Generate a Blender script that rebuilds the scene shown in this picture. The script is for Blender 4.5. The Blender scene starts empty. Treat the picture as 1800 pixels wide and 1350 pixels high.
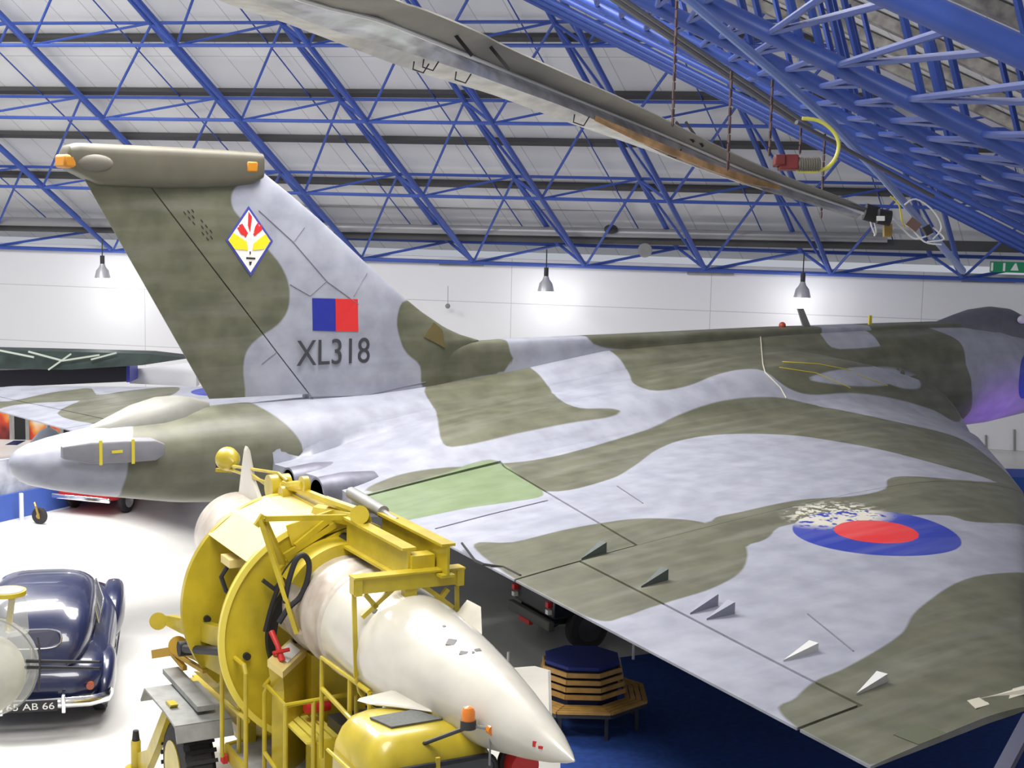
import bpy, bmesh, math, random
import numpy as np
from mathutils import Vector, Matrix
random.seed(7)
PI = math.pi
scene = bpy.context.scene
col = scene.collection
# ------------------------------------------------------------------ camera
CX, CY, CZ, YAW, PIT, ROLL, FPX = -38.31, -26.395, 7.989, .9570, -.1263, .0222, 2635.8
Fw = Vector((math.cos(YAW)*math.cos(PIT), math.sin(YAW)*math.cos(PIT), math.sin(PIT)))
Rt0 = Vector((math.sin(YAW), -math.cos(YAW), 0)); Up0 = Rt0.cross(Fw)
Rt = Rt0*math.cos(ROLL)+Up0*math.sin(ROLL); Up = Up0*math.cos(ROLL)-Rt0*math.sin(ROLL)
CP = Vector((CX, CY, CZ))
cam = bpy.data.cameras.new('camera'); co = bpy.data.objects.new('camera', cam); col.objects.link(co)
M = Matrix((Rt, Up, -Fw)).transposed().to_4x4(); M.translation = CP; co.matrix_world = M
cam.sensor_width = 36; cam.lens = FPX/1800*36; cam.clip_end = 300; cam.clip_start = .1
scene.camera = co
# ------------------------------------------------------------------ world, lights, exposure
scene.view_settings.view_transform = 'Standard'; scene.view_settings.look = 'None'
scene.view_settings.gamma = 1; scene.view_settings.use_curve_mapping = False
scene.view_settings.exposure = 0.1
w = bpy.data.worlds.new('world'); scene.world = w; w.use_nodes = True
w.node_tree.nodes['Background'].inputs[0].default_value = (.86, .90, 1, 1)
w.node_tree.nodes['Background'].inputs[1].default_value = .47
def area(name, loc, size, power, color=(1, .97, .93), rot=(0, 0, 0), sy=None):
    l = bpy.data.lights.new(name, 'AREA'); l.energy = power; l.size = size; l.color = color
    if sy: l.shape = 'RECTANGLE'; l.size_y = sy
    o = bpy.data.objects.new(name, l); o.location = loc; o.rotation_euler = rot; col.objects.link(o); return o
_h = Vector((math.cos(YAW), math.sin(YAW), 0)); _r = Vector((math.sin(YAW), -math.cos(YAW), 0)); _c = Vector((CX, CY, 0))
def hall(f, r, z, size, power): area('hall_light', tuple(_c+_h*f+_r*r+Vector((0, 0, z))), size, power)
hall(28, -10, 13.8, 6, 2900)
hall(12, -3, 13, 5, 1250)
hall(27, -2.5, 14.6, 7, 2500)
hall(38, -18, 14.6, 7, 2600)
def spot(name, loc, tgt, power, color, ang=1.2, blend=.8, r=.3):
    l = bpy.data.lights.new(name, 'SPOT'); l.energy = power; l.color = color; l.spot_size = ang; l.spot_blend = blend; l.shadow_soft_size = r
    o = bpy.data.objects.new(name, l); o.location = loc
    o.rotation_euler = (Vector(tgt)-Vector(loc)).to_track_quat('-Z', 'Y').to_euler(); col.objects.link(o); return o
# ------------------------------------------------------------------ helpers
def ray(px, py): return Fw+Rt*((px-900)/FPX)-Up*((py-675)/FPX)
def dep(px, py, k): return CP+ray(px, py)*k
def on(px, py, ax, v):
    d = ray(px, py); return CP+d*((v-CP[ax])/d[ax])
def onplane(px, py, p, n):
    d = ray(px, py); return CP+d*((Vector(p)-CP).dot(n)/d.dot(n))
def itp(x, tab):
    return np.interp(x, [t[0] for t in tab], [t[1] for t in tab])
MATS = {}
def mat(name, c, rough=.5, metal=0, noise=.0, nscale=3, coat=0, bump=0, alpha=None, emit=None, c2=None, spec=None):
    if name in MATS: return MATS[name]
    m = bpy.data.materials.new(name); m.use_nodes = True; nt = m.node_tree; b = nt.nodes['Principled BSDF']
    b.inputs['Base Color'].default_value = (*c, 1); b.inputs['Roughness'].default_value = rough; b.inputs['Metallic'].default_value = metal
    b.inputs['Coat Weight'].default_value = coat
    if spec is not None: b.inputs['Specular IOR Level'].default_value = spec
    if noise or c2:
        tc = nt.nodes.new('ShaderNodeTexCoord'); n = nt.nodes.new('ShaderNodeTexNoise'); n.inputs['Scale'].default_value = nscale; n.inputs['Detail'].default_value = 6
        nt.links.new(tc.outputs['Object'], n.inputs['Vector'])
        cr = nt.nodes.new('ShaderNodeValToRGB'); cr.color_ramp.elements[0].position = .35; cr.color_ramp.elements[1].position = .65
        lo = c2 if c2 else tuple(v*(1-noise) for v in c)
        cr.color_ramp.elements[0].color = (*lo, 1); cr.color_ramp.elements[1].color = (*c, 1)
        nt.links.new(n.outputs['Fac'], cr.inputs['Fac']); nt.links.new(cr.outputs['Color'], b.inputs['Base Color'])
        if bump:
            bp = nt.nodes.new('ShaderNodeBump'); bp.inputs['Strength'].default_value = bump; bp.inputs['Distance'].default_value = .02
            nt.links.new(n.outputs['Fac'], bp.inputs['Height']); nt.links.new(bp.outputs['Normal'], b.inputs['Normal'])
    if alpha is not None:
        b.inputs['Alpha'].default_value = alpha
    if emit: b.inputs['Emission Color'].default_value = (*c, 1); b.inputs['Emission Strength'].default_value = emit
    MATS[name] = m; return m
class MB:
    def __init__(s): s.v = []; s.f = []; s.m = []; s.mi = 0; s.T = None
    def add(s, vs, fs):
        n = len(s.v)
        for p in vs:
            p = Vector(p)
            s.v.append(s.T @ p if s.T else p)
        for f in fs: s.f.append([i+n for i in f]); s.m.append(s.mi)
        return s
    def box(s, c, d, R=None, taper=1):
        c = Vector(c); x, y, z = d[0]/2, d[1]/2, d[2]/2; P = []
        for k in (-1, 1):
            t = taper if k > 0 else 1
            for i, j in ((-1, -1), (1, -1), (1, 1), (-1, 1)):
                q = Vector((i*x*t, j*y*t, k*z)); P.append(c+(R @ q if R else q))
        return s.add(P, [(3, 2, 1, 0), (4, 5, 6, 7), (0, 1, 5, 4), (1, 2, 6, 5), (2, 3, 7, 6), (3, 0, 4, 7)])
    def b2(s, lo, hi): return s.box([(a+b)/2 for a, b in zip(lo, hi)], [abs(b-a) for a, b in zip(lo, hi)])
    def bar(s, p, q, w, h=None, up=(0, 0, 1)):
        p = Vector(p); q = Vector(q); h = h or w; d = q-p; L = d.length
        if L < 1e-6: return s
        x = d/L; u = Vector(up)
        if abs(x.dot(u)) > .98: u = Vector((0, 1, 0))
        y = u.cross(x).normalized(); z = x.cross(y)
        return s.box((p+q)/2, (L, w, h), Matrix((x, y, z)).transposed())
    def tube(s, pts, r, n=8, closed=False, cap=True):
        pts = [Vector(p) for p in pts]; N = len(pts); rs = r if isinstance(r, (list, tuple)) else [r]*N
        ring = []; prev = None
        for i, p in enumerate(pts):
            a = pts[i-1] if (i > 0 or closed) else p; b = pts[(i+1) % N] if (i < N-1 or closed) else p
            d = (b-a).normalized()
            if prev is None:
                u = Vector((0, 0, 1)) if abs(d.z) < .9 else Vector((1, 0, 0)); y = u.cross(d).normalized()
            else:
                y = (prev-d*prev.dot(d)).normalized()
            prev = y; z = d.cross(y)
            ring.append([p+(y*math.cos(2*PI*k/n)+z*math.sin(2*PI*k/n))*rs[i] for k in range(n)])
        vs = [q for R in ring for q in R]; fs = []
        for i in range(N if closed else N-1):
            j = (i+1) % N
            for k in range(n): fs.append((i*n+k, i*n+(k+1) % n, j*n+(k+1) % n, j*n+k))
        if cap and not closed: fs += [tuple(range(n))[::-1], tuple((N-1)*n+k for k in range(n))]
        return s.add(vs, fs)
    def cyl(s, p, q, r, n=24, r2=None): return s.tube([p, q], [r, r if r2 is None else r2], n)
    def lathe(s, o, ax, prof, n=32):       # prof: list of (t along axis, radius)
        o = Vector(o); ax = Vector(ax).normalized()
        return s.tube([o+ax*t for t, _ in prof], [max(r, 1e-4) for _, r in prof], n) if True else s
    def loft(s, rings, cap=True, closed=True):
        n = len(rings[0]); vs = [q for R in rings for q in R]; fs = []
        for i in range(len(rings)-1):
            for k in range(n if closed else n-1): fs.append((i*n+k, i*n+(k+1) % n, (i+1)*n+(k+1) % n, (i+1)*n+k))
        if cap and closed: fs += [tuple(range(n))[::-1], tuple((len(rings)-1)*n+k for k in range(n))]
        return s.add(vs, fs)
    def prism(s, poly, off):               # poly: 3D points, off: vector
        off = Vector(off); n = len(poly); P = [Vector(p) for p in poly]
        return s.add(P+[p+off for p in P], [tuple(range(n))[::-1], tuple(range(n, 2*n))]+[(i, (i+1) % n, n+(i+1) % n, n+i) for i in range(n)])
    def sphere(s, c, r, n=16, m=10, sc=(1, 1, 1)):
        c = Vector(c); rings = []
        for i in range(m+1):
            t = PI*i/m; rr = max(math.sin(t), 1e-3)*r
            rings.append([c+Vector((rr*math.cos(2*PI*k/n)*sc[0], rr*math.sin(2*PI*k/n)*sc[1], -math.cos(t)*r*sc[2])) for k in range(n)])
        return s.loft(rings)
    def build(s, name, mats, parent=None, ang=35, loc=None, attrs=None, smooth=True, bevel=0):
        me = bpy.data.meshes.new(name); o0 = Vector(loc) if loc is not None else Vector((0, 0, 0))
        me.from_pydata([tuple(p-o0) for p in s.v], [], s.f)
        for m_ in (mats if isinstance(mats, (list, tuple)) else [mats]): me.materials.append(m_)
        me.polygons.foreach_set('material_index', s.m)
        if attrs:
            for k, a in attrs.items():
                at = me.attributes.new(k, 'FLOAT', 'POINT'); at.data.foreach_set('value', np.asarray(a, dtype=np.float32))
        bm = bmesh.new(); bm.from_mesh(me); bmesh.ops.recalc_face_normals(bm, faces=bm.faces); bm.to_mesh(me); bm.free()
        if smooth: me.shade_smooth(); me.set_sharp_from_angle(angle=math.radians(ang))
        o = bpy.data.objects.new(name, me); col.objects.link(o); o.location = o0
        if parent: o.parent = parent
        if bevel:
            b = o.modifiers.new('bevel', 'BEVEL'); b.width = bevel; b.segments = 2; b.limit_method = 'ANGLE'
        return o
def tag(o, label=None, cat=None, group=None, kind=None):
    if label: o['label'] = label
    if cat: o['category'] = cat
    if group: o['group'] = group
    if kind: o['kind'] = kind
    return o
def thing(name, label, cat, loc=(0, 0, 0), rz=0, group=None):
    o = bpy.data.objects.new(name, None); col.objects.link(o); o.location = loc; o.rotation_euler = (0, 0, rz); o.empty_display_size = .3
    return tag(o, label, cat, group)
def struct(o): o['kind'] = 'structure'; return o
def copy_tree(o, parent=None):
    c = o.copy(); col.objects.link(c); c.parent = parent
    for ch in list(o.children): copy_tree(ch, c)
    return c
def smooth_line(P, closed=True, sub=5):
    P = [np.array(p, float) for p in P]; n = len(P); out = []
    for i in range(n if closed else n-1):
        a, b, c, d = (P[(i-1) % n], P[i], P[(i+1) % n], P[(i+2) % n]) if closed else (P[max(i-1, 0)], P[i], P[i+1], P[min(i+2, n-1)])
        for k in range(sub):
            t = k/sub
            out.append(.5*((2*b)+(-a+c)*t+(2*a-5*b+4*c-d)*t*t+(-a+3*b-3*c+d)*t**3))
    if not closed: out.append(P[-1])
    return out
def sdf(poly, X, Y):
    poly = np.asarray(poly, float); d = np.full(X.shape, 1e9); ins = np.zeros(X.shape, bool); n = len(poly)
    for i in range(n):
        ax, ay = poly[i]; bx, by = poly[(i+1) % n]; ex, ey = bx-ax, by-ay
        L = ex*ex+ey*ey+1e-12; t = np.clip(((X-ax)*ex+(Y-ay)*ey)/L, 0, 1)
        d = np.minimum(d, (X-ax-t*ex)**2+(Y-ay-t*ey)**2)
        if abs(ey) > 1e-12:
            c = ((ay > Y) != (by > Y)) & (X < ex*(Y-ay)/ey+ax); ins ^= c
    d = np.sqrt(d); return np.where(ins, d, -d)
def text_mesh(name, s, width, height, m, parent, loc, rot, ext=.004, label=None):
    c = bpy.data.curves.new(name, 'FONT'); c.body = s; c.extrude = ext; c.align_x = 'CENTER'; c.align_y = 'CENTER'
    t = bpy.data.objects.new(name+'_tmp', c); col.objects.link(t)
    dg = bpy.context.evaluated_depsgraph_get(); me = bpy.data.meshes.new_from_object(t.evaluated_get(dg)); bpy.data.objects.remove(t)
    xs = [v.co.x for v in me.vertices]; ys = [v.co.y for v in me.vertices]
    sx = width/(max(xs)-min(xs)); sy = height/(max(ys)-min(ys)); cx = (max(xs)+min(xs))/2; cy = (max(ys)+min(ys))/2
    for v in me.vertices: v.co.x = (v.co.x-cx)*sx; v.co.y = (v.co.y-cy)*sy
    me.materials.clear(); me.materials.append(m); me.name = name
    o = bpy.data.objects.new(name, me); col.objects.link(o); o.parent = parent; o.location = loc; o.rotation_euler = rot
    if label: o['label'] = label
    return o
# ------------------------------------------------------------------ materials
YEL = mat('yellow_paint', (.62, .48, .028), .38, noise=.28, nscale=2.5, coat=.25)
YELP = mat('pale_yellow_paint', (.86, .70, .28), .5, noise=.12)
BLK = mat('black_rubber', (.018, .017, .02), .6)
DRK = mat('dark_steel', (.05, .05, .055), .5, noise=.3)
CHR = mat('chrome', (.85, .86, .88), .15, 1)
WHT = mat('missile_white', (.70, .67, .58), .28, noise=.16, nscale=1.6, coat=.4)
WHB = mat('plain_white', (.85, .85, .83), .5)
BLU = mat('blue_steel', (.05, .105, .44), .42, noise=.15, nscale=1.5)
DBL = mat('deep_blue_steel', (.028, .07, .33), .42, noise=.15)
BLP = mat('pale_blue_steel', (.25, .36, .78), .35)
GRY = mat('grey_steel', (.30, .30, .29), .5, noise=.2)
RED = mat('red_paint', (.62, .03, .03), .4)
NAVY = mat('navy_car_paint', (.014, .020, .075), .3, coat=.7, noise=.1)
GLS = mat('dark_glass', (.03, .035, .04), .08, coat=.5)
CLR = mat('clear_perspex', (.8, .82, .78), .08, alpha=.28)
TYR = mat('tyre_rubber', (.03, .028, .032), .75, noise=.3, nscale=20)
ORG = mat('orange_lens', (.9, .25, .02), .2, coat=.6)
WOOD = mat('light_wood', (.62, .36, .10), .5, noise=.25, nscale=6)
CREAM = mat('cream', (.75, .70, .60), .55)
BLUR = mat('marking_blue', (.02, .03, .30), .5)
REDR = mat('marking_red', (.68, .03, .03), .5)
# ------------------------------------------------------------------ structure : floor, wall, roof
def concrete():
    m = bpy.data.materials.new('floor_concrete'); m.use_nodes = True; nt = m.node_tree; b = nt.nodes['Principled BSDF']
    tc = nt.nodes.new('ShaderNodeTexCoord'); n = nt.nodes.new('ShaderNodeTexNoise'); n.inputs['Scale'].default_value = .35; n.inputs['Detail'].default_value = 8
    nt.links.new(tc.outputs['Object'], n.inputs['Vector'])
    r = nt.nodes.new('ShaderNodeValToRGB'); r.color_ramp.elements[0].color = (.55, .54, .52, 1); r.color_ramp.elements[1].color = (.74, .73, .70, 1)
    r.color_ramp.elements[0].position = .3; r.color_ramp.elements[1].position = .62
    nt.links.new(n.outputs['Fac'], r.inputs['Fac']); nt.links.new(r.outputs['Color'], b.inputs['Base Color']); b.inputs['Roughness'].default_value = .38
    return m
FLOORM = concrete()
struct(MB().b2((-70, -45, -.3), (50, 60, 0)).build('floor', FLOORM, smooth=False))
CARPET = mat('blue_carpet', (.015, .07, .34), .9, noise=.3, nscale=9)
edge = [on(925, 1178, 2, 0), on(1165, 1147, 2, 0), on(1420, 1100, 2, 0), on(1900, 1010, 2, 0), on(2300, 1350, 2, 0), on(2300, 1900, 2, 0), on(1200, 1900, 2, 0), on(985, 1350, 2, 0), on(985, 1290, 2, 0)]
struct(MB().prism([(p.x, p.y, .0) for p in edge], (0, 0, .012)).build('floor_carpet', CARPET, smooth=False))
# wall axes
a12 = math.radians(12.4)
Rh = Vector((Rt0.x, Rt0.y, 0)); Fh = Vector((Fw.x, Fw.y, 0)).normalized()
Wd = (Rh*math.cos(a12)-Fh*math.sin(a12)).normalized(); Wn = (Fh*math.cos(a12)+Rh*math.sin(a12)).normalized()   # along wall, away from camera
W0 = dep(900, 463, 52)
def wallpt(px, py, off=0): return onplane(px, py, W0-Wn*off, Wn)
def wallmat():
    m = bpy.data.materials.new('white_panel_wall'); m.use_nodes = True; nt = m.node_tree; b = nt.nodes['Principled BSDF']
    tc = nt.nodes.new('ShaderNodeTexCoord'); br = nt.nodes.new('ShaderNodeTexBrick')
    br.offset = 0; br.inputs['Scale'].default_value = 1; br.inputs['Brick Width'].default_value = 6.9; br.inputs['Row Height'].default_value = 2.1; br.inputs['Mortar Size'].default_value = .012
    br.inputs['Color1'].default_value = (.80, .80, .81, 1); br.inputs['Color2'].default_value = (.77, .77, .79, 1); br.inputs['Mortar'].default_value = (.5, .5, .52, 1)
    mp = nt.nodes.new('ShaderNodeMapping'); mp.inputs['Rotation'].default_value = (PI/2, 0, 0)
    nt.links.new(tc.outputs['Object'], mp.inputs['Vector']); nt.links.new(mp.outputs['Vector'], br.inputs['Vector'])
    nt.links.new(br.outputs['Color'], b.inputs['Base Color']); b.inputs['Roughness'].default_value = .6; return m
WALLM = wallmat()
wall = MB().b2((-60, 0, 0), (45, .25, W0.z+.15)).build('wall_back', WALLM, smooth=False)
wall.location = (W0.x, W0.y, 0); wall.rotation_euler = (0, 0, math.atan2(Wd.y, Wd.x)); struct(wall)
# roof slope : rafters direction
rcam = Vector((.493, -.5785, 1)); rd = (Rt0*rcam.x+Up0*rcam.y+Fw*rcam.z).normalized(); rup = -rd       # up the slope, toward camera
E0 = wallpt(640, 452, .3)
perp = (rup-Wd*rup.dot(Wd)); perp = perp/perp.length; slope_n = Wd.cross(perp).normalized()
if slope_n.z < 0: slope_n = -slope_n
SK = 1.15
def rp(u, v, h=0): return E0+Wd*u+rup*v+slope_n*h
def onroof(px, py, h=0):
    p = onplane(px, py, E0+slope_n*h, slope_n); d = p-E0-slope_n*h
    v = d.dot(perp)/rup.dot(perp); return (d-rup*v).dot(Wd), v
def roofmat():
    m = bpy.data.materials.new('roof_panel'); m.use_nodes = True; nt = m.node_tree; b = nt.nodes['Principled BSDF']
    tc = nt.nodes.new('ShaderNodeTexCoord'); br = nt.nodes.new('ShaderNodeTexBrick'); br.offset = 0
    br.inputs['Scale'].default_value = 1; br.inputs['Brick Width'].default_value = 1.07; br.inputs['Row Height'].default_value = 3.2; br.inputs['Mortar Size'].default_value = .014
    br.inputs['Color1'].default_value = (.86, .86, .85, 1); br.inputs['Color2'].default_value = (.80, .80, .80, 1); br.inputs['Mortar'].default_value = (.52, .52, .53, 1)
    n = nt.nodes.new('ShaderNodeTexNoise'); n.inputs['Scale'].default_value = .7; mx = nt.nodes.new('ShaderNodeMixRGB'); mx.blend_type = 'MULTIPLY'; mx.inputs[0].default_value = .35
    nt.links.new(tc.outputs['UV'], br.inputs['Vector']); nt.links.new(tc.outputs['Object'], n.inputs['Vector'])
    nt.links.new(br.outputs['Color'], mx.inputs[1]); nt.links.new(n.outputs['Color'], mx.inputs[2])
    nt.links.new(br.outputs['Color'], b.inputs['Base Color']); b.inputs['Roughness'].default_value = .55; return m
ROOFM = roofmat()
def uvgrid(o, f):
    uv = o.data.uv_layers.new(name='uv')
    for l in o.data.loops:
        u, v = f(o.data.vertices[l.vertex_index].co); uv.data[l.index].uv = (u, v)
U0, U1, V1 = -34, 40, 34
ceil = MB().prism([rp(U0, -1.2, SK), rp(U1, -1.2, SK), rp(U1, V1, SK), rp(U0, V1, SK)], slope_n*.12).build('ceiling', ROOFM, smooth=False)
def ruv(c):
    d = c-E0; v = d.dot(perp)/rup.dot(perp); return (d-rup*v).dot(Wd), v
uvgrid(ceil, ruv); struct(ceil)
DKB = mat('dark_purlin', (.07, .07, .07), .6)
# purlins : dark bars lying under the skin
for i, y in enumerate((-45, 66, 166, 249, 325)):
    u, v = onroof(900, y, SK-.1)
    p = MB().bar(rp(U0, v, SK-.1), rp(U1, v, SK-.1), .2, .16, slope_n).build('roof_purlin', DKB, smooth=False)
    tag(p, ['dark roof purlin above the picture edge', 'topmost dark roof purlin in view under the white panels', 'dark roof purlin, second from the top, behind the blue trusses', 'dark roof purlin, third from the top, just above the fin', 'dark roof purlin, lowest, above the grey pipe'][i], 'purlin', 'dark purlins under the roof panels')
# purlin lattice trusses (top chord near skin, bottom chord, zigzag)
rows = [onroof(900, y, 0)[1] for y in (464, 348, 217, 80)]
rows.append(rows[3]+(rows[3]-rows[2])); rows.append(rows[4]+(rows[3]-rows[2]))
eave_x = [-5, 210, 425, 640, 835, 1030, 1240, 1460, 1690]
us = [onroof(x, 447+.0226*x, 0)[0] for x in eave_x]
du = (us[-1]-us[0])/8
us = [us[0]-du*(4-i) for i in range(4)]+us+[us[-1]+du*(i+1) for i in range(2)]
names_row = ['along the eave above the white wall', 'second row up from the eave', 'third row up from the eave', 'fourth row up from the eave', 'fifth row up from the eave', 'highest row']
for j, v in enumerate(rows):
    m_ = MB(); t = .055 if j else .07
    m_.tube([rp(us[0], v), rp(us[-1], v)], t, 8)
    m_.tube([rp(us[0]-1, v, .85), rp(us[-1], v, .85)], t*.9, 8)
    for i in range(len(us)-1):
        m_.tube([rp(us[i], v), rp(us[i+1]-1, v, .85)], t*.75, 6)
    tag(m_.build('purlin_truss', BLU), 'blue zigzag lattice truss running level, '+names_row[j], 'truss', 'level blue lattice trusses')
ordw = ['leftmost', 'second from the left', 'third from the left', 'fourth from the left', 'fifth from the left', 'sixth from the left', 'seventh from the left', 'eighth from the left', 'ninth from the left', 'tenth from the left', 'eleventh from the left', 'twelfth from the left', 'thirteenth from the left', 'fourteenth from the left', 'rightmost']
for i, u in enumerate(us):
    nv = len(rows) if i < 12 else 3; top = rows[nv-1]; o0 = rp(u, 0)
    t = thing('rafter_truss', 'blue rafter truss climbing the white roof slope, %s along the eave' % ordw[i], 'truss', tuple(o0), group='blue rafter trusses on the roof slope')
    def P_(nm, mb, mt=BLU): x = mb.build(nm, mt, t, loc=o0); x.location = (0, 0, 0)
    P_('lower_chord', MB().tube([rp(u, 0), rp(u, top)], .085, 8)); P_('upper_chord', MB().tube([rp(u-1.0, 0, .8), rp(u-1.0, top, .8)], .085, 8))
    m_ = MB().tube([rp(u, 0), rp(u-1.0, 0, .8)], .05, 6)
    for j in range(nv-1):
        m_.tube([rp(u, rows[j]), rp(u-1.0, rows[j+1], .8)], .045, 6); m_.tube([rp(u, rows[j+1]), rp(u-1.0, rows[j+1], .8)], .05, 6)
    P_('web', m_)
    if i < len(us)-1:
        for j in range(nv-1): P_('diagonal_brace', MB().tube([rp(u, rows[j]), rp(us[i+1]-1.0, rows[j+1], .85)], .045, 6))
        um = (u+us[i+1])/2; P_('sag_rod', MB().tube([rp(um, .3, SK-.2), rp(um, rows[-1], SK-.2)], .022, 6))
# pale valley rafter and main purlins of the near roof slope at the upper right
vr = MB().tube([dep(1180, -25, 14), dep(1370, 135, 17), dep(1460, 215, 20), dep(1550, 310, 28), dep(1692, 476, 46)], [.045, .055, .065, .075, .11], 10)
tag(vr.build('valley_rafter', BLP), 'pale blue tube rafter crossing in front of the dark blue tubes down to the eave', 'rafter')
cR = lambda x, y, z: Rt*x+Up*y+Fw*z
P4 = (.455, 10.24, 40.0); P1 = (2.93, 3.33, 13.0)
def nearpt(g, t, h=0):
    a = Vector(P4)*(1-g)+Vector(P1)*g
    return CP+cR(a.x, a.y, a.z)+D2*t+N2*h
D2 = cR(.779, -.496, -.388).normalized()
e2 = cR(*(Vector(P1)-Vector(P4))).normalized(); N2 = D2.cross(e2).normalized()
if N2.z < 0: N2 = -N2
gs = [0, .08, .17, .29, .40, .5, .63, .78, 1.05]
lab = ['farthest', 'second farthest', 'third farthest', 'fourth farthest', 'fifth farthest', 'fourth nearest', 'third nearest', 'second nearest', 'nearest and thickest']
for i, g in enumerate(gs):
    o0 = nearpt(g, -9); t = thing('roof_tube', 'blue roof tube sloping down to the right, %s of the parallel set' % lab[i], 'tube', tuple(o0), group='parallel blue roof tubes at the upper right')
    def P_(nm, mb, mt=BLU): x = mb.build(nm, mt, t, loc=o0); x.location = (0, 0, 0)
    P_('tube_chord', MB().tube([nearpt(g, -9), nearpt(g, 20)], .07 if g < .3 else (.10 if g < .6 else .125), 14), DBL)
    if i >= 4 and i < 8:
        g2 = gs[i+1]; sc = (g2-g)/.27
        for k in range(-3, 16):
            t0 = 2+.97*k*max(sc, .6)
            for dt in (-1.5, -1.05): P_('diagonal_brace', MB().tube([nearpt(g, t0), nearpt(g2, t0+dt*sc)], .04, 6), DBL)
    if i in (4, 5, 6, 7):
        for k in range(-2, 5):
            for e in (0, .3):
                t0 = 1.5+k*1.7+e+(.5 if i == 6 else 0); P_('post', MB().tube([nearpt(g, t0), nearpt(g+.02, t0-2.0, 1.9)], .055, 6), DBL)
MOT = mat('mottled_purlin', (.40, .38, .34), .7, c2=(.16, .15, .15), nscale=3)
sk = MB().prism([nearpt(-.02, -14, 2.4), nearpt(-.02, 26, 2.4), nearpt(1.6, 26, 2.4), nearpt(1.6, -14, 2.4)], N2*.1).build('ceiling', ROOFM, smooth=False)
uvgrid(sk, lambda c: ((c-nearpt(0, 0)).dot(D2), (c-nearpt(0, 0)).dot(e2))); struct(sk)
for i in range(11):
    g = .06+i*.125
    tag(MB().bar(nearpt(g, -14, 2.25), nearpt(g, 26, 2.25), .34, .22, N2).build('roof_purlin', MOT, smooth=False), 'mottled dark roof purlin under the upper right roof, %s from the far side' % ordw[i].replace(' from the left', '').replace('leftmost', 'first'), 'purlin', 'mottled purlins at the upper right')
# ------------------------------------------------------------------ the delta wing bomber
AX = -17.0
bomber = thing('bomber_aircraft', 'large grey and green camouflaged delta-wing jet bomber with serial XL318 on its fin', 'aircraft', (AX, 0, 0))
LEt = [(1.4, 8.2), (3.2, 8.5), (4.4, 9.3), (7.2, 12.2), (9.35, 14.5), (12, 18.0), (14.5, 21.5), (16.2, 23.8), (16.98, 24.9)]
def LE(y): return itp(abs(y), LEt)
def TE(y):
    y = np.abs(y); return np.where(y < 3.72, 25.9-.1*(y-1.4), 25.58+(y-3.83)*.131)
def HG(y):
    y = np.abs(y); return np.where(y < 9.575, 22.6+(y-3.9)*.262, 25.2+(y-9.8)*.165)
FT = [(0, 3.1), (.5, 3.75), (2, 4.4), (4, 4.72), (8, 4.8), (12, 4.76), (17.4, 4.58), (20, 4.22), (21.9, 4.03), (23.4, 3.93), (25, 3.9), (27, 3.84), (28.3, 3.72), (29.2, 3.58), (29.8, 3.48), (30.2, 3.38), (30.38, 3.29), (30.5, 3.18), (30.54, 3.06)]
FB = [(0, 3.0), (.5, 2.6), (2, 2.1), (4, 1.95), (8, 1.9), (20, 1.8), (25.9, 1.93), (27.5, 2.08), (29.2, 2.39), (29.8, 2.53), (30.2, 2.65), (30.38, 2.75), (30.5, 2.90), (30.54, 3.04)]
FWd = [(0, .04), (.5, .45), (2, 1.05), (4, 1.42), (6, 1.5), (18, 1.5), (22, 1.42), (25, 1.15), (27, .98), (28.5, .82), (29.5, .62), (30.2, .42), (30.38, .32), (30.5, .18), (30.54, .02)]
def sm(t): t = np.clip(t, 0, 1); return t*t*(3-2*t)
def airf(c): c = np.clip(c, 0, 1); return (2.969*np.sqrt(c)-1.26*c-3.516*c**2+2.843*c**3-1.036*c**4)
def wing_top(s, y, up=1):
    y = np.abs(y); le, te = LE(y), TE(y); ch = te-le; c = (s-le)/ch
    tc = .048-.018*np.clip(y/17, 0, 1)
    base = 2.83-.18*np.clip(c, 0, 1)-.12*np.clip(y/17, 0, 1)-.55*(1-sm(np.clip(c, 0, 1)/.30))*(1-.95*sm(y/15))
    h = airf(c)*ch*tc*1.1*(1-.5*sm((y-11)/6))
    if up < 0: return base-.03-h*.75*(1-.6*sm((y-11)/6))-.45*(1-sm((y-3.0)/1.2))
    blg = (1-sm((y-2.55)/1.5))*(.52+.30*(1-sm((s-12)/8)))*sm((s-8.1)/.9)
    w_ = base+h*1.0+blg*np.where(s > 22, 1-.62*sm((s-22)/3.8), 1)
    r = itp(s, FWd); hh = (itp(s, FT)-itp(s, FB))/2; zc = itp(s, FB)+hh
    f = zc+hh*np.sqrt(np.clip(1-(y/np.maximum(r, .01))**2, 0, 1))
    f = np.where(y < r, f, zc-2)
    k = .45; hm = np.clip(.5+.5*(f-w_)/k, 0, 1)
    return w_*(1-hm)+f*hm+k*hm*(1-hm)*.5*np.where(y < 1.9, 1, .0+1*(y < 99))
def hit_top(px, py):
    d = ray(px, py); ks = np.arange(9, 46, .02)
    X = CP.x+d.x*ks; Y = CP.y+d.y*ks; Z = CP.z+d.z*ks; s = -X
    inside = (s > LE(Y)) & (s < TE(Y)) & (np.abs(Y) < 17.0)
    dzz = np.where(Y > 0, -.55*sm((np.abs(Y)-2.5)/5), 0)
    b = inside & (Z <= wing_top(s, Y)+dzz)
    i = np.argmax(b)
    if not b.any():
        return on(px, py, 1, .35) if (py < 640 and px > 840) else on(px, py, 2, 2.75)
    g = Z-(wing_top(s, Y)+dzz); j = max(i-1, 0); f = g[j]/(g[j]-g[i]) if (inside[j] and g[j] > g[i]) else 1
    return Vector((X[j]+(X[i]-X[j])*f, Y[j]+(Y[i]-Y[j])*f, Z[j]+(Z[i]-Z[j])*f))
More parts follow.
